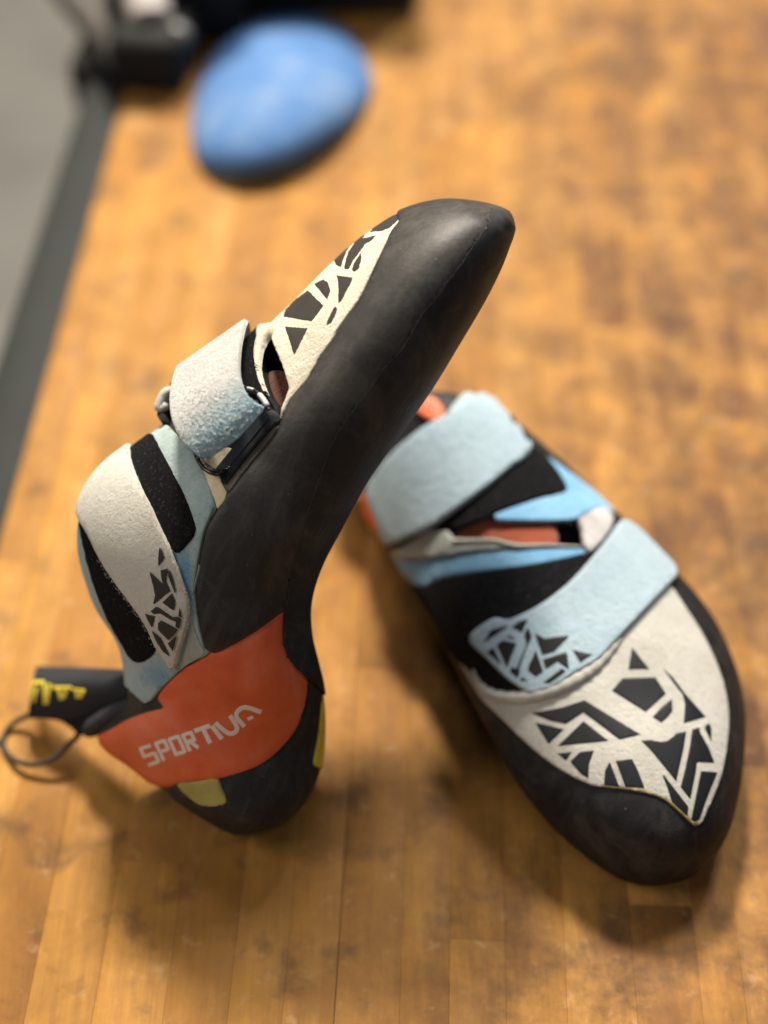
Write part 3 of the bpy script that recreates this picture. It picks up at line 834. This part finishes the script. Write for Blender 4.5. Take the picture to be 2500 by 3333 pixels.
# cream leather below the strap
MAT['tab'] = suede('yellowed_cream_suede', (.74, .60, .38), (.85, .72, .50), None, .4)
make('cream_tab', [patch(S1, Z2((560, 1480), (640, 1480), (790, 1400), (860, 1420), (790, 1560), (745, 1690), (785, 1775), (800, 1815), (788, 1865), (712, 1955), (690, 1890), (650, 1792), (600, 1690), (560, 1590)), .10, -.02, .03, .15, True, 7, .4)], MAT['tab'], SH1)
# ribbed webbing and its suede backing
make('suede_backing', [patch(S1, Z2((1215, 1200), (1255, 1195), (1262, 1222), (1000, 1560), (815, 1800), (782, 1768), (770, 1720)), .17, .0, .03, .12, True, 7, 1.2)], suede('brown_suede_edge', (.14, .115, .095), (.20, .17, .14), None, .8), SH1)
webp = Z2((1140, 1072), (1195, 1052), (1240, 1085), (1262, 1135), (1250, 1180), (1010, 1450), (780, 1745), (725, 1670), (688, 1592), (800, 1470), (910, 1350), (1045, 1190))
web = make('webbing_loop', [patch(S1, webp, .26, .0, .06, .14, False, 8, .4)], MAT['web'], SH1)
ribs = []
a0, a1 = np.array((1175, 1090.)), np.array((725, 1625.)); wdir = np.array((.62, .52)); 
for k in range(7):
    s0 = a0 + wdir * (k * 14 - 6); s1 = a1 + wdir * (k * 14 + 4)
    pts = []
    for t in np.linspace(.03, .97, 22):
        p = Z2(tuple(s0 + (s1 - s0) * t))[0]; P, N = S1.at([S1.hit(*p)]); pts.append(P[0] + N[0] * .262)
    ribs.append(tube(pts, .03, 6))
child('rib', ribs, plain('webbing_rib', (.035, .042, .055), .75, .3, 900), web, kind='stuff')
# ring
rp_ = [Z2((505, 1430))[0] + (49.2,), Z2((535, 1500))[0] + (48.9,), Z2((580, 1575))[0] + (48.7,), Z2((640, 1620))[0] + (48.55,), Z2((715, 1640))[0] + (48.5,), Z2((790, 1600))[0] + (48.7,)]
ringp = []
for x_, y_, d_ in rp_:
    dd = S1.depth(x_, y_); ringp.append(pd(x_, y_, min(d_, (dd or 60) - .28)))
make('buckle_ring', [tube(smoothpath(ringp, 40), .075, 10), tube(smoothpath([p + np.array([.12, .02, .1]) for p in ringp], 40), .05, 8)], MAT['gloss'], SH1)
rq = [Z2(p)[0] for p in ((1015, 905), (1060, 918), (1120, 935), (1175, 985), (1215, 1040), (1238, 1090))]
rr = [];
for p in rq:
    P, N = S1.at([S1.hit(*p)]); rr.append(P[0] + N[0] * .42)
rs = smoothpath(rr, 30)
make('buckle_ring', [tube(rs, .06, 10)], MAT['gloss'], SH1)
make('buckle_tip', [tube(rs[0:3] + np.array([0, -.03, .03]), .06, 8), tube(rs[6:12] + np.array([0, -.03, .03]), .062, 8), tube(rs[15:27] + np.array([0, -.04, .04]), [.05] + [.095] * 10 + [.05], 10)], MAT['thread'], SH1)
# black tongue and pale far edge behind the strap
ctrlT = []
for (a, b, d) in [((330, 800), (560, 1480), 53.2), ((290, 900), (500, 1500), 52.6), ((200, 1060), (470, 1480), 52.0), ((240, 1150), (500, 1520), 51.6)]:
    ctrlT.append([pd(*(Z2((a[0] + (b[0] - a[0]) * t, a[1] + (b[1] - a[1]) * t))[0]), d + .5 * t) for t in (0, .33, .66, 1)])
ST = Surf(ctrlT, 20, 20, False)
make('tongue', [patch(ST, [UP(0, 0), UP(.5, 0), UP(1, 0), UP(1, .5), UP(1, 1), UP(.5, 1), UP(0, 1), UP(0, .5)], .1, -.15, .1, .2, under=True)], MAT['lining'], SH1)
make('tongue_tip', [tube(smoothpath([pd(*Z2(p)[0], 52.0) for p in ((350, 890), (260, 900), (215, 960), (190, 1050), (270, 1010))], 20), [.08] + [.17] * 18 + [.08], 10)], MAT['strapB'], SH1)

# orange heel cup
hc = Z4((1330, -40), (1250, 30), (1150, 100), (1050, 150), (975, 190), (870, 250), (790, 320), (752, 365), (735, 400), (765, 438), (680, 460), (600, 490), (530, 530), (440, 590), (530, 680), (640, 740), (720, 800), (782, 815), (835, 798), (950, 780), (1040, 770), (1200, 718), (1300, 650), (1390, 542), (1432, 430), (1447, 300), (1400, 255), (1360, 190), (1338, 100))
def dent(x, y, P):
    zx, zy = x / .6932, (y - 2000) / .6932
    return .07 + .012 * np.sin(zx / 60. + zy / 90.) * np.sin(zy / 55.) - .065 * np.exp(-((zx - 950) / 45) ** 2 - ((zy - 350) / 140) ** 2) - .07 * np.exp(-((zx - 1130) / 36) ** 2 - ((zy - 230) / 120) ** 2) - .08 * np.exp(-((zx - 620) / 50) ** 2 - ((zy - 600) / 80) ** 2)
heel1 = make('heel_cup', [patch(S1, hc, .07, -.02, .04, .2, True, 12, wave=dent)], MAT['orange'], SH1)
def lbox(ox, oy, w_, d, strokes):
    r_ = np.array((.947, -.32)) * w_; d = np.array(d, float); o = np.array((ox, oy), float)
    return [[tuple(o + r_ * a + d * b) for a, b in st] for st in strokes]
letters = lbox(100, 712, 120, (85, 172), [[(1, 0), (0, 0)], [(0, -.08), (0, .55)], [(0, .48), (1, .48)], [(1, .42), (1, 1.05)], [(1, 1), (0, 1)]]) + \
          lbox(268, 655, 95, (78, 165), [[(0, -.08), (0, 1.1)], [(0, 0), (1, 0)], [(1, -.08), (1, .62)], [(1, .55), (0, .55)]]) + \
          lbox(410, 612, 100, (74, 160), [[(0, -.08), (0, 1.08)], [(0, 0), (1, 0)], [(1, -.08), (1, 1.08)], [(1, 1), (0, 1)]]) + \
          lbox(556, 566, 92, (72, 155), [[(0, -.08), (0, 1.1)], [(0, 0), (1, 0)], [(1, -.08), (1, .6)], [(1, .52), (0, .52)], [(.45, .5), (1.05, 1.08)]]) + \
          [[(680, 522), (850, 462)], [(775, 500), (850, 650)], [(868, 462), (975, 602)],
           [(905, 428), (985, 500), (1060, 545), (1125, 520), (1130, 460), (1062, 352)],
           [(1215, 468), (1130, 360), (1160, 290), (1240, 265), (1395, 312)]]
lp = []
def thin(pts, n=8): return [tuple(p[:2]) for p in smoothpath([(a, b, 0) for a, b in pts], max(n, len(pts) * 3))] if len(pts) > 2 else pts
for i_, L_ in enumerate(letters):
    lp.append(patch(S1, Z11(*stroke(thin(L_) if len(L_) > 2 else L_, 38 if len(L_) < 3 and L_[0][0] < 672 else 48)), .088, .074, .01, .12, False, 8, wave=lambda x, y, P: dent(x, y, P) + .0))
lp.append(patch(S1, Z11((1240, 372), (1300, 350), (1318, 378), (1255, 405)), .088, .074, .01, .12, False, 8, wave=lambda x, y, P: dent(x, y, P) + .0))
child('lettering', lp, MAT['letter'], heel1)
make('heel_label', [patch(S1, Z4((832, 800), (920, 785), (1018, 772), (1040, 820), (1062, 886), (1000, 902), (940, 895), (880, 855)), .09, -.02, .03, .2)], MAT['olive'], SH1)
make('heel_stripe', [patch(S1, Z4((1522, 385), (1580, 385), (1570, 560), (1545, 722), (1500, 722), (1474, 700), (1500, 560)), .10, -.02, .03, .2, True, 10)], MAT['yellow'], SH1)
hb = Z4((1445, 310), (1432, 432), (1390, 545), (1300, 655), (1200, 724), (1045, 776), (1066, 890), (1000, 908), (930, 898), (860, 850), (800, 820), (830, 900), (950, 985), (1060, 1030), (1200, 1020), (1380, 960), (1480, 840), (1540, 700), (1540, 500), (1530, 340), (1480, 300))
make('heel_rubber', [patch(S1, hb, .045, -.02, .03, .25, True, 12, 1)], rubber('heel_rubber_dusty', (.016, .017, .019), (.024, .024, .025), .6, .8, .25), SH1)

# heel collar, pull tape and loop
col_pts = [Z12(p)[0] for p in ((1490, 450), (1300, 455), (1120, 505), (960, 580), (850, 650), (775, 710))]
def dS1(p, dflt, k): 
    d = S1.depth(*p); return (d - k) if d else dflt
make('heel_collar', [tube(smoothpath([pd(p[0], p[1], 54.0 + .55 * i) for i, p in enumerate(col_pts)], 30), [.3] + [.36] * 24 + [.33, .3, .26, .2, .12], 14)], plain('collar_fabric', (.035, .032, .038), .9, .2, 500), SH1)
ctl = []
for (a, b, d) in [((1560, 170), (1560, 440), 54.4), ((1250, 150), (1250, 470), 55.2), ((900, 130), (880, 520), 56.2), ((600, 118), (600, 590), 57.2), ((320, 108), (250, 560), 58.2)]:
    ctl.append([pd(*(Z12((a[0] + (b[0] - a[0]) * t, a[1] + (b[1] - a[1]) * t))[0]), d + (.9 if t == 0 else 0) - .5 * math.sin(math.pi * t)) for t in (0, .25, .5, .75, 1)])
STp = Surf(ctl, 50, 24, False)
tape = make('pull_tape', [patch(STp, [UP(0, 0), UP(.3, 0), UP(.6, 0), UP(1, 0), UP(1, .5), UP(1, 1), UP(.6, 1), UP(.3, 1), UP(0, 1)], .06, -.1, .05, .2, under=True)], MAT['web'], SH1)
ctl2 = []
for (a, b, d) in [((1250, 400), (1250, 520), 55.2), ((1050, 400), (1050, 570), 55.8), ((850, 410), (860, 660), 56.4), ((700, 420), (740, 730), 57.0), ((480, 430), (540, 600), 57.7), ((260, 470), (250, 575), 58.4)]:
    ctl2.append([pd(*(Z12((a[0] + (b[0] - a[0]) * t, a[1] + (b[1] - a[1]) * t))[0]), d - .2 * math.sin(math.pi * t)) for t in (0, .33, .66, 1)])
ST2 = Surf(ctl2, 40, 20, False)
make('pull_tape', [patch(ST2, [UP(0, 0), UP(.3, 0), UP(.6, 0), UP(1, 0), UP(1, .5), UP(1, 1), UP(.6, 1), UP(.3, 1), UP(0, 1)], .05, -.06, .04, .2, under=True)], plain('navy_webbing', (.010, .011, .018), .9, .15, 700), SH1)
yl = [[(270, 250), (400, 250)], [(290, 235), (262, 440)], [(330, 290), (300, 430)], [(395, 265), (400, 450)], [(440, 260), (420, 450)], [(470, 300), (640, 300)], [(520, 290), (545, 410)], [(600, 300), (565, 400)], [(650, 320), (760, 330)], [(690, 320), (690, 395)], [(740, 330), (720, 395)]]
child('lettering', [patch(STp, Z12(*stroke(L_, 30)), .075, .05, .01, .12, False, 8) for L_ in yl], MAT['yellow'], tape)
loop = [Z12(p)[0] + (d,) for p, d in (((700, 640), 57.2), ((560, 575), 57.8), ((380, 545), 58.3), ((230, 560), 58.7), ((90, 650), 58.8), ((25, 780), 58.5), ((70, 900), 58.0), ((190, 975), 57.5), ((340, 985), 57.3), ((490, 930), 57.2), ((620, 810), 57.2), ((700, 730), 57.2))]
make('pull_loop', [tube(smoothpath([pd(*p) for p in loop], 90, True), .11, 10, True, flat=(1.0, 1.0)), tube([pd(*Z12((15, 790))[0], 58.5), pd(*Z12((-60, 800))[0], 58.5)], .15, 8)], plain('dark_cord', (.055, .043, .032), .85, .2), SH1)

# ================================================================== SHOE 2 (lying on its sole)
SH2 = root('climbing_shoe', ph(1850, 2200, 0), 'climbing shoe lying flat on its sole with black angular print on cream toe', 'climbing shoe', 'pair of climbing shoes')
#        L          hL    R          hR    top  bottom
sec2 = [((2130, 2853), 1.9, (2200, 2842), 1.9, 2.3, 1.5),
        ((2040, 2826), 2.0, (2300, 2800), 2.0, 3.2, .6),
        ((1960, 2785), 2.1, (2362, 2730), 2.1, 3.9, .15),
        ((1870, 2725), 2.2, (2398, 2620), 2.2, 4.5, .05),
        ((1770, 2640), 2.3, (2420, 2480), 2.3, 5.0, .05),
        ((1680, 2530), 2.5, (2424, 2320), 2.5, 5.4, .05),
        ((1600, 2395), 2.7, (2388, 2165), 2.7, 5.9, .05),
        ((1530, 2260), 2.9, (2315, 2000), 2.9, 6.3, .1),
        ((1448, 2100), 3.2, (2175, 1840), 3.1, 6.8, .3),
        ((1370, 1955), 3.5, (2040, 1700), 3.3, 7.2, .6),
        ((1300, 1835), 3.8, (1900, 1565), 3.6, 7.6, .8),
        ((1235, 1720), 4.2, (1785, 1462), 4.0, 8.0, .7),
        ((1175, 1610), 4.5, (1690, 1395), 4.4, 8.2, .4),
        ((1125, 1520), 4.6, (1580, 1345), 4.6, 8.2, .2),
        ((1095, 1450), 4.6, (1470, 1345), 4.6, 7.9, .1),
        ((1085, 1400), 4.3, (1375, 1345), 4.4, 6.9, .2),
        ((1110, 1365), 3.9, (1300, 1340), 4.0, 5.6, 1.0),
        ((1180, 1345), 3.4, (1225, 1338), 3.4, 4.0, 2.8)]
def sec2row(L, hL, R, hR, tp, bt, tap):
    A = ph(L[0], L[1], hL); B = ph(R[0], R[1], hR); row = []
    for q in range(24):
        a = 2 * math.pi * q / 24
        c, s_ = math.cos(a), math.sin(a)
        xx = math.copysign(abs(c) ** .82, c); zz = abs(s_) ** (.92 if s_ > 0 else .6)
        if s_ > 0: xx *= 1 - tap * zz
        m = A + (B - A) * (.5 + .5 * xx)
        hm = m[2]
        z = hm + (tp - hm) * zz if s_ > 0 else hm - (hm - bt) * zz
        if s_ < 0:
            ctr = (A + B) / 2; m = ctr + (m - ctr) * (1 - .12 * zz)
        row.append(np.array([m[0], m[1], z]))
    return row
LT = [np.array(q[0], float) for q in sec2]; RT = [np.array(q[2], float) for q in sec2]
Lc = [q.copy() for q in LT]; Rc = [q.copy() for q in RT]; n2 = len(sec2)
for it in range(7):
    rows = [sec2row(Lc[k], sec2[k][1], Rc[k], sec2[k][3], sec2[k][4], sec2[k][5], .05 + .02 * k) for k in range(n2)]
    if it == 6: break
    PR = [proj(np.array(q)) for q in rows]
    for k in range(6, n2 - 3):
        for T_, C_, O_, sg in ((RT, Rc, Lc, 1), (LT, Lc, Rc, -1)):
            t = T_[k + 1] - T_[k - 1]; t /= np.linalg.norm(t); nn = np.array([-t[1], t[0]])
            if nn @ (T_[k] - (LT[k] + RT[k]) / 2) < 0: nn = -nn
            e = max((PR[k] - T_[k]) @ nn)
            d = O_[k] - C_[k]; d /= np.linalg.norm(d)
            C_[k] = C_[k] + d * (e / max(.35, -(d @ nn))) * .7
ctrl = rows
S2 = Surf(ctrl, 260, 200, True)
_k = (130, 50)
OP2 = Z5((468, 815), (560, 770), (650, 735), (800, 742), (960, 744), (1060, 748), (1122, 762), (1135, 830), (1130, 882), (1040, 882), (900, 872), (790, 862), (700, 845), (560, 838))
body2 = make('rubber_rand', [surfmesh(S2, [OP2])], MAT['rand2'], SH2)
# cream toe panel
cp2 = Z6((60, 390), (110, 425), (148, 440), (168, 475), (190, 512), (235, 545), (285, 562), (430, 560), (520, 545), (640, 500), (740, 430), (800, 360), (860, 290), (950, 190), (1040, 90), (1110, 5), (1150, -8), (1240, 120), (1330, 262), (1400, 410), (1445, 550), (1462, 700), (1450, 850), (1425, 980), (1385, 1090), (1345, 1180), (1325, 1225), (1290, 1246), (1240, 1205), (1160, 1132), (1100, 1095), (1050, 1080), (960, 1062), (850, 1048), (750, 1036), (620, 975), (500, 895), (370, 780), (262, 672), (190, 605), (120, 500))
def tC(x, y):
    zx, zy = (x - 1450) / .6329, (y - 1900) / .6329
    pl = np.array([(200, 600), (260, 670), (370, 780)]); 
    def dl(pts):
        pts = np.array(pts, float); d = np.full(len(x), 1e9); q = np.stack([zx, zy], 1)
        for a, b in zip(pts[:-1], pts[1:]):
            e = b - a; t = np.clip(((q - a) @ e) / (e @ e), 0, 1); d = np.minimum(d, np.linalg.norm(q - a - t[:, None] * e, axis=1))
        return d
    d = dl([(820, 1048), (960, 1062), (1050, 1080), (1160, 1132), (1290, 1246), (1325, 1225), (1385, 1090), (1430, 980), (1450, 860)])
    d2 = dl([(200, 615), (262, 672)])
    return np.clip(1.15 - d / 16, 0, 1) + .6 * np.clip(1 - d2 / 28, 0, 1)
toe2 = make('toe_panel', [patch(S2, cp2, .07, -.03, .035, .16, True, 9, .5, tint=tC)], MAT['cream2'], SH2)
g6 = [((960, 325), (1050, 440), (940, 440)),
      ((910, 485), (1080, 480), (1135, 565), (1030, 660), (855, 550)),
      ((1165, 592), (1168, 655), (1140, 690), (1110, 715), (1065, 685), (1110, 635)),
      ((1115, 430), (1170, 480), (1230, 560), (1340, 685), (1225, 718), (1232, 620), (1220, 570), (1180, 520)),
      ((440, 665), (600, 635), (715, 597), (1005, 775), (895, 802), (710, 662), (620, 722), (540, 705)),
      ((460, 712), (610, 748), (530, 825)), ((575, 835), (710, 705), (840, 808)),
      ((575, 872), (650, 865), (620, 910)), ((640, 915), (690, 865), (765, 855), (738, 930), (735, 1000), (700, 980)),
      ((815, 1035), (820, 960), (845, 915), (895, 1045)), ((875, 910), (960, 900), (990, 960), (1025, 1050), (925, 1045))]
g13 = [((315, 590), (430, 580), (560, 605), (640, 590), (700, 545), (745, 500), (865, 478), (830, 700), (742, 1082), (560, 860), (420, 690)),
       ((935, 455), (1020, 430), (1030, 490), (1140, 690), (1205, 862), (1010, 848), (990, 860), (980, 960), (912, 1300), (795, 1150), (850, 930), (910, 640)),
       ((1090, 410), (1140, 385), (1165, 440), (1165, 610), (1085, 450)),
       ((1040, 955), (1240, 970), (1110, 1290), (1020, 1540), (955, 1565), (920, 1545), (960, 1350)),
       ((575, 1005), (600, 1010), (890, 1385), (880, 1500), (690, 1330), (640, 1170))]
child('printed_graphic', [patch(S2, Z6(*p), .083, .06, .01, .12, False, 6, .2) for p in g6] + [patch(S2, Z13(*p), .083, .06, .01, .12, False, 6, .2) for p in g13], MAT['print2'], toe2)
emb = [[(690, 650), (790, 670)], [(760, 600), (830, 610)], [(780, 640), (800, 720)], [(690, 740), (770, 700), (700, 800), (790, 770)], [(670, 850), (760, 830)], [(660, 900), (750, 880), (735, 940), (660, 930)]]
child('embossed_mark', [patch(S2, Z13(*stroke(L_, 7)), .087, .07, .01, .2, False, 8) for L_ in emb], plain('faint_emboss', (.032, .032, .035), .5, .4), toe2)
# folded lip of the panel above the toe
lipc = [Z6(p)[0] for p in ((150, 440), (190, 520), (260, 570), (360, 588), (480, 575), (600, 535), (700, 480), (780, 420), (860, 330), (900, 280))]
lp2 = []
for i_, p in enumerate(lipc):
    P, N = S2.at([S2.hit(*p)]); lp2.append(P[0] + N[0] * .05)
toelip = make('panel_lip', [tube(smoothpath(lp2, 60), [.04 + .22 * math.sin(math.pi * (k + 1) / 61) ** .5 + .02 * math.sin(k * 1.7) for k in range(60)], 12)], MAT['cream2'], SH2)
ck = []
for i_, L_ in enumerate([[(905, 270), (870, 315), (850, 355)], [(850, 360), (810, 400), (780, 430)], [(790, 425), (770, 452)]]):
    ck.append(patch(S2, Z6(*stroke(L_, [14, 16, 9][i_])), .105, .05, .02, .15, False, 6, .8))
make('lip_crack', ck, MAT['lining'], SH2)
# seams pressed in the suede
# upper quarter: sky-blue suede, velcro, openings
sb1 = Z5((870, 375), (1150, 570), (1290, 700), (1262, 700), (1200, 682), (1120, 722), (1080, 740), (960, 745), (800, 744), (700, 742), (690, 716), (900, 640), (1052, 590), (960, 480))
make('upper_quarter', [patch(S2, sb1, .09, -.03, .04, .16, True, 9, .6)], MAT['sky_suede'], SH2)
sb2 = Z5((200, 900), (260, 945), (400, 925), (500, 912), (800, 875), (1000, 878), (1125, 880), (1140, 905), (900, 960), (600, 1000), (430, 1030), (340, 1072), (280, 1050), (220, 980))
make('lower_quarter', [patch(S2, sb2, .09, -.03, .04, .16, True, 9, .6)], MAT['sky_suede'], SH2)
make('hook_and_loop_pad', [patch(S2, Z5((700, 470), (882, 370), (1055, 583), (900, 628), (700, 702), (640, 740), (500, 782), (300, 850), (170, 880), (280, 700)), .14, -.02, .05, .18, True, 9, .8)], MAT['velcro'], SH2)
make('hook_and_loop_pad', [patch(S2, Z5((285, 1075), (340, 1070), (430, 1026), (600, 998), (900, 956), (1140, 905), (1300, 770), (1340, 900), (1200, 1250), (1100, 1420), (900, 1560), (865, 1592), (760, 1590), (640, 1580), (560, 1480), (470, 1400), (400, 1260), (330, 1150)), .12, -.02, .05, .2, True, 9, .8)], MAT['velcro'], SH2)
make('red_lining', [patch(S2, Z5((430, 830), (560, 750), (650, 715), (960, 720), (1010, 800), (990, 900), (800, 885), (560, 870)), -.16, -.5, .25, .2)], MAT['red'], SH2)
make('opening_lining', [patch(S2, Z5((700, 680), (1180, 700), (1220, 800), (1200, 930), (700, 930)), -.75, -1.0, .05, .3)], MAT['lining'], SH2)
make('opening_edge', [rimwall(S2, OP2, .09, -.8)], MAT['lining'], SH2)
tgp = Z5((175, 905), (240, 870), (300, 830), (370, 790), (455, 790), (478, 818), (490, 838), (600, 842), (700, 842), (790, 872), (700, 892), (600, 902), (400, 930), (262, 942), (200, 930))
make('tongue_edge', [patch(S2, tgp, .17, -.03, .1, .14, True, 8, 1.0)], MAT['grey_suede'], SH2)
tl = []
for p in ((500, 848), (600, 850), (700, 852), (760, 868), (830, 878), (960, 876), (1110, 884)):
    P, N = S2.at([S2.hit(*Z5(p)[0])]); tl.append(P[0] + N[0] * .14)
make('tongue_binding', [tube(smoothpath(tl, 40), [.1] * 20 + [.1 - .06 * k / 19 for k in range(20)], 8)], MAT['cream2'], SH2)
make('eyelet_tab', [patch(S2, Z5((1110, 735), (1170, 690), (1235, 672), (1285, 730), (1265, 790), (1210, 860), (1165, 900), (1135, 860), (1125, 780)), .16, -.1, .08, .14, True, 7, 1.5)], suede('white_grey_suede', (.30, .29, .30), (.62, .60, .60), None, 1.0, .35), SH2)
# straps of shoe 2, wrapped over the upper
def tSC(x, y):
    zx = (x - 1150) / .66305; return np.clip(.75 - zx / 700, 0, .6)
cpoly = Z5((560, 148), (662, 98), (720, 165), (790, 245), (884, 372), (845, 425), (780, 470), (670, 560), (560, 642), (350, 790), (250, 835), (152, 868), (100, 745), (55, 610), (90, 530), (180, 415), (330, 290), (480, 205))
strapC = make('ankle_strap', [patch(S2, cpoly, .36, .14, .06, .18, True, 12, .5, tint=tSC)], MAT['blue_strap'], SH2)
dpoly = Z5((1325, 735), (1250, 828), (1150, 948), (1050, 1052), (900, 1162), (760, 1228), (728, 1226), (690, 1220), (640, 1245), (575, 1295), (560, 1325), (575, 1355), (650, 1425), (760, 1530), (860, 1592), (900, 1588), (1000, 1550), (1080, 1495), (1200, 1425), (1300, 1320), (1400, 1215), (1480, 1130), (1592, 1015), (1596, 975), (1480, 850), (1380, 755))
strapD = make('instep_strap', [patch(S2, dpoly, .32, .12, .06, .16, True, 9, .5)], MAT['blue_strap'], SH2)
g10 = [((560, 195), (530, 230), (262, 410), (350, 258), (450, 225)), ((790, 125), (715, 290), (640, 245), (595, 225), (680, 155)),
       ((790, 220), (835, 335), (760, 500), (690, 700), (690, 770), (665, 820), (575, 745), (595, 685), (650, 710), (770, 420), (745, 320), (765, 260)),
       ((865, 290), (985, 352), (1265, 315), (1260, 345), (1095, 515), (955, 550), (905, 410)), ((535, 335), (575, 315), (655, 365), (600, 360)),
       ((420, 430), (490, 375), (655, 410), (545, 695), (480, 560)), ((300, 515), (385, 455), (480, 660)),
       ((880, 485), (970, 745), (880, 805), (785, 730), (800, 660), (850, 560)), ((960, 600), (1090, 560), (1240, 510), (1255, 560), (1270, 720), (1135, 630), (1000, 715)),
       ((1305, 485), (1550, 540), (1405, 640)), ((1190, 700), (1235, 745), (1045, 880), (965, 880), (1020, 830)), ((690, 850), (720, 805), (785, 855))]
child('printed_graphic', [patch(S2, Z10(*p), .334, .31, .01, .12, False, 6, .3) for p in g10], MAT['print2'], strapD)
# dark frayed bits at strap C's fold, blue flap behind, heel parts
make('strap_fold', [patch(S2, Z5((450, 240), (495, 165), (545, 112), (600, 112), (600, 170), (500, 240)), .2, .0, .1, .25)], MAT['ankle'], SH2)
make('frayed_edge', [patch(S2, Z5(*q), .40, .3, .03, .1, False, 5, 1.5) for q in (((766, 226), (778, 222), (806, 262), (796, 268)), ((822, 284), (834, 282), (868, 344), (856, 352), (838, 318)))], MAT['lining'], SH2)
hcp = Z5((-60, 640), (20, 600), (60, 610), (110, 760), (160, 880), (60, 860), (-120, 760))
make('heel_cup', [patch(S2, hcp, .1, -.03, .05, .25)], MAT['orange'], SH2)
make('heel_edge', [patch(S2, Z5((330, 130), (400, 140), (450, 200), (440, 250), (380, 250), (300, 200), (290, 150)), .25, -.03, .05, .25)], MAT['orange'], SH2)
print('planks', nplank)
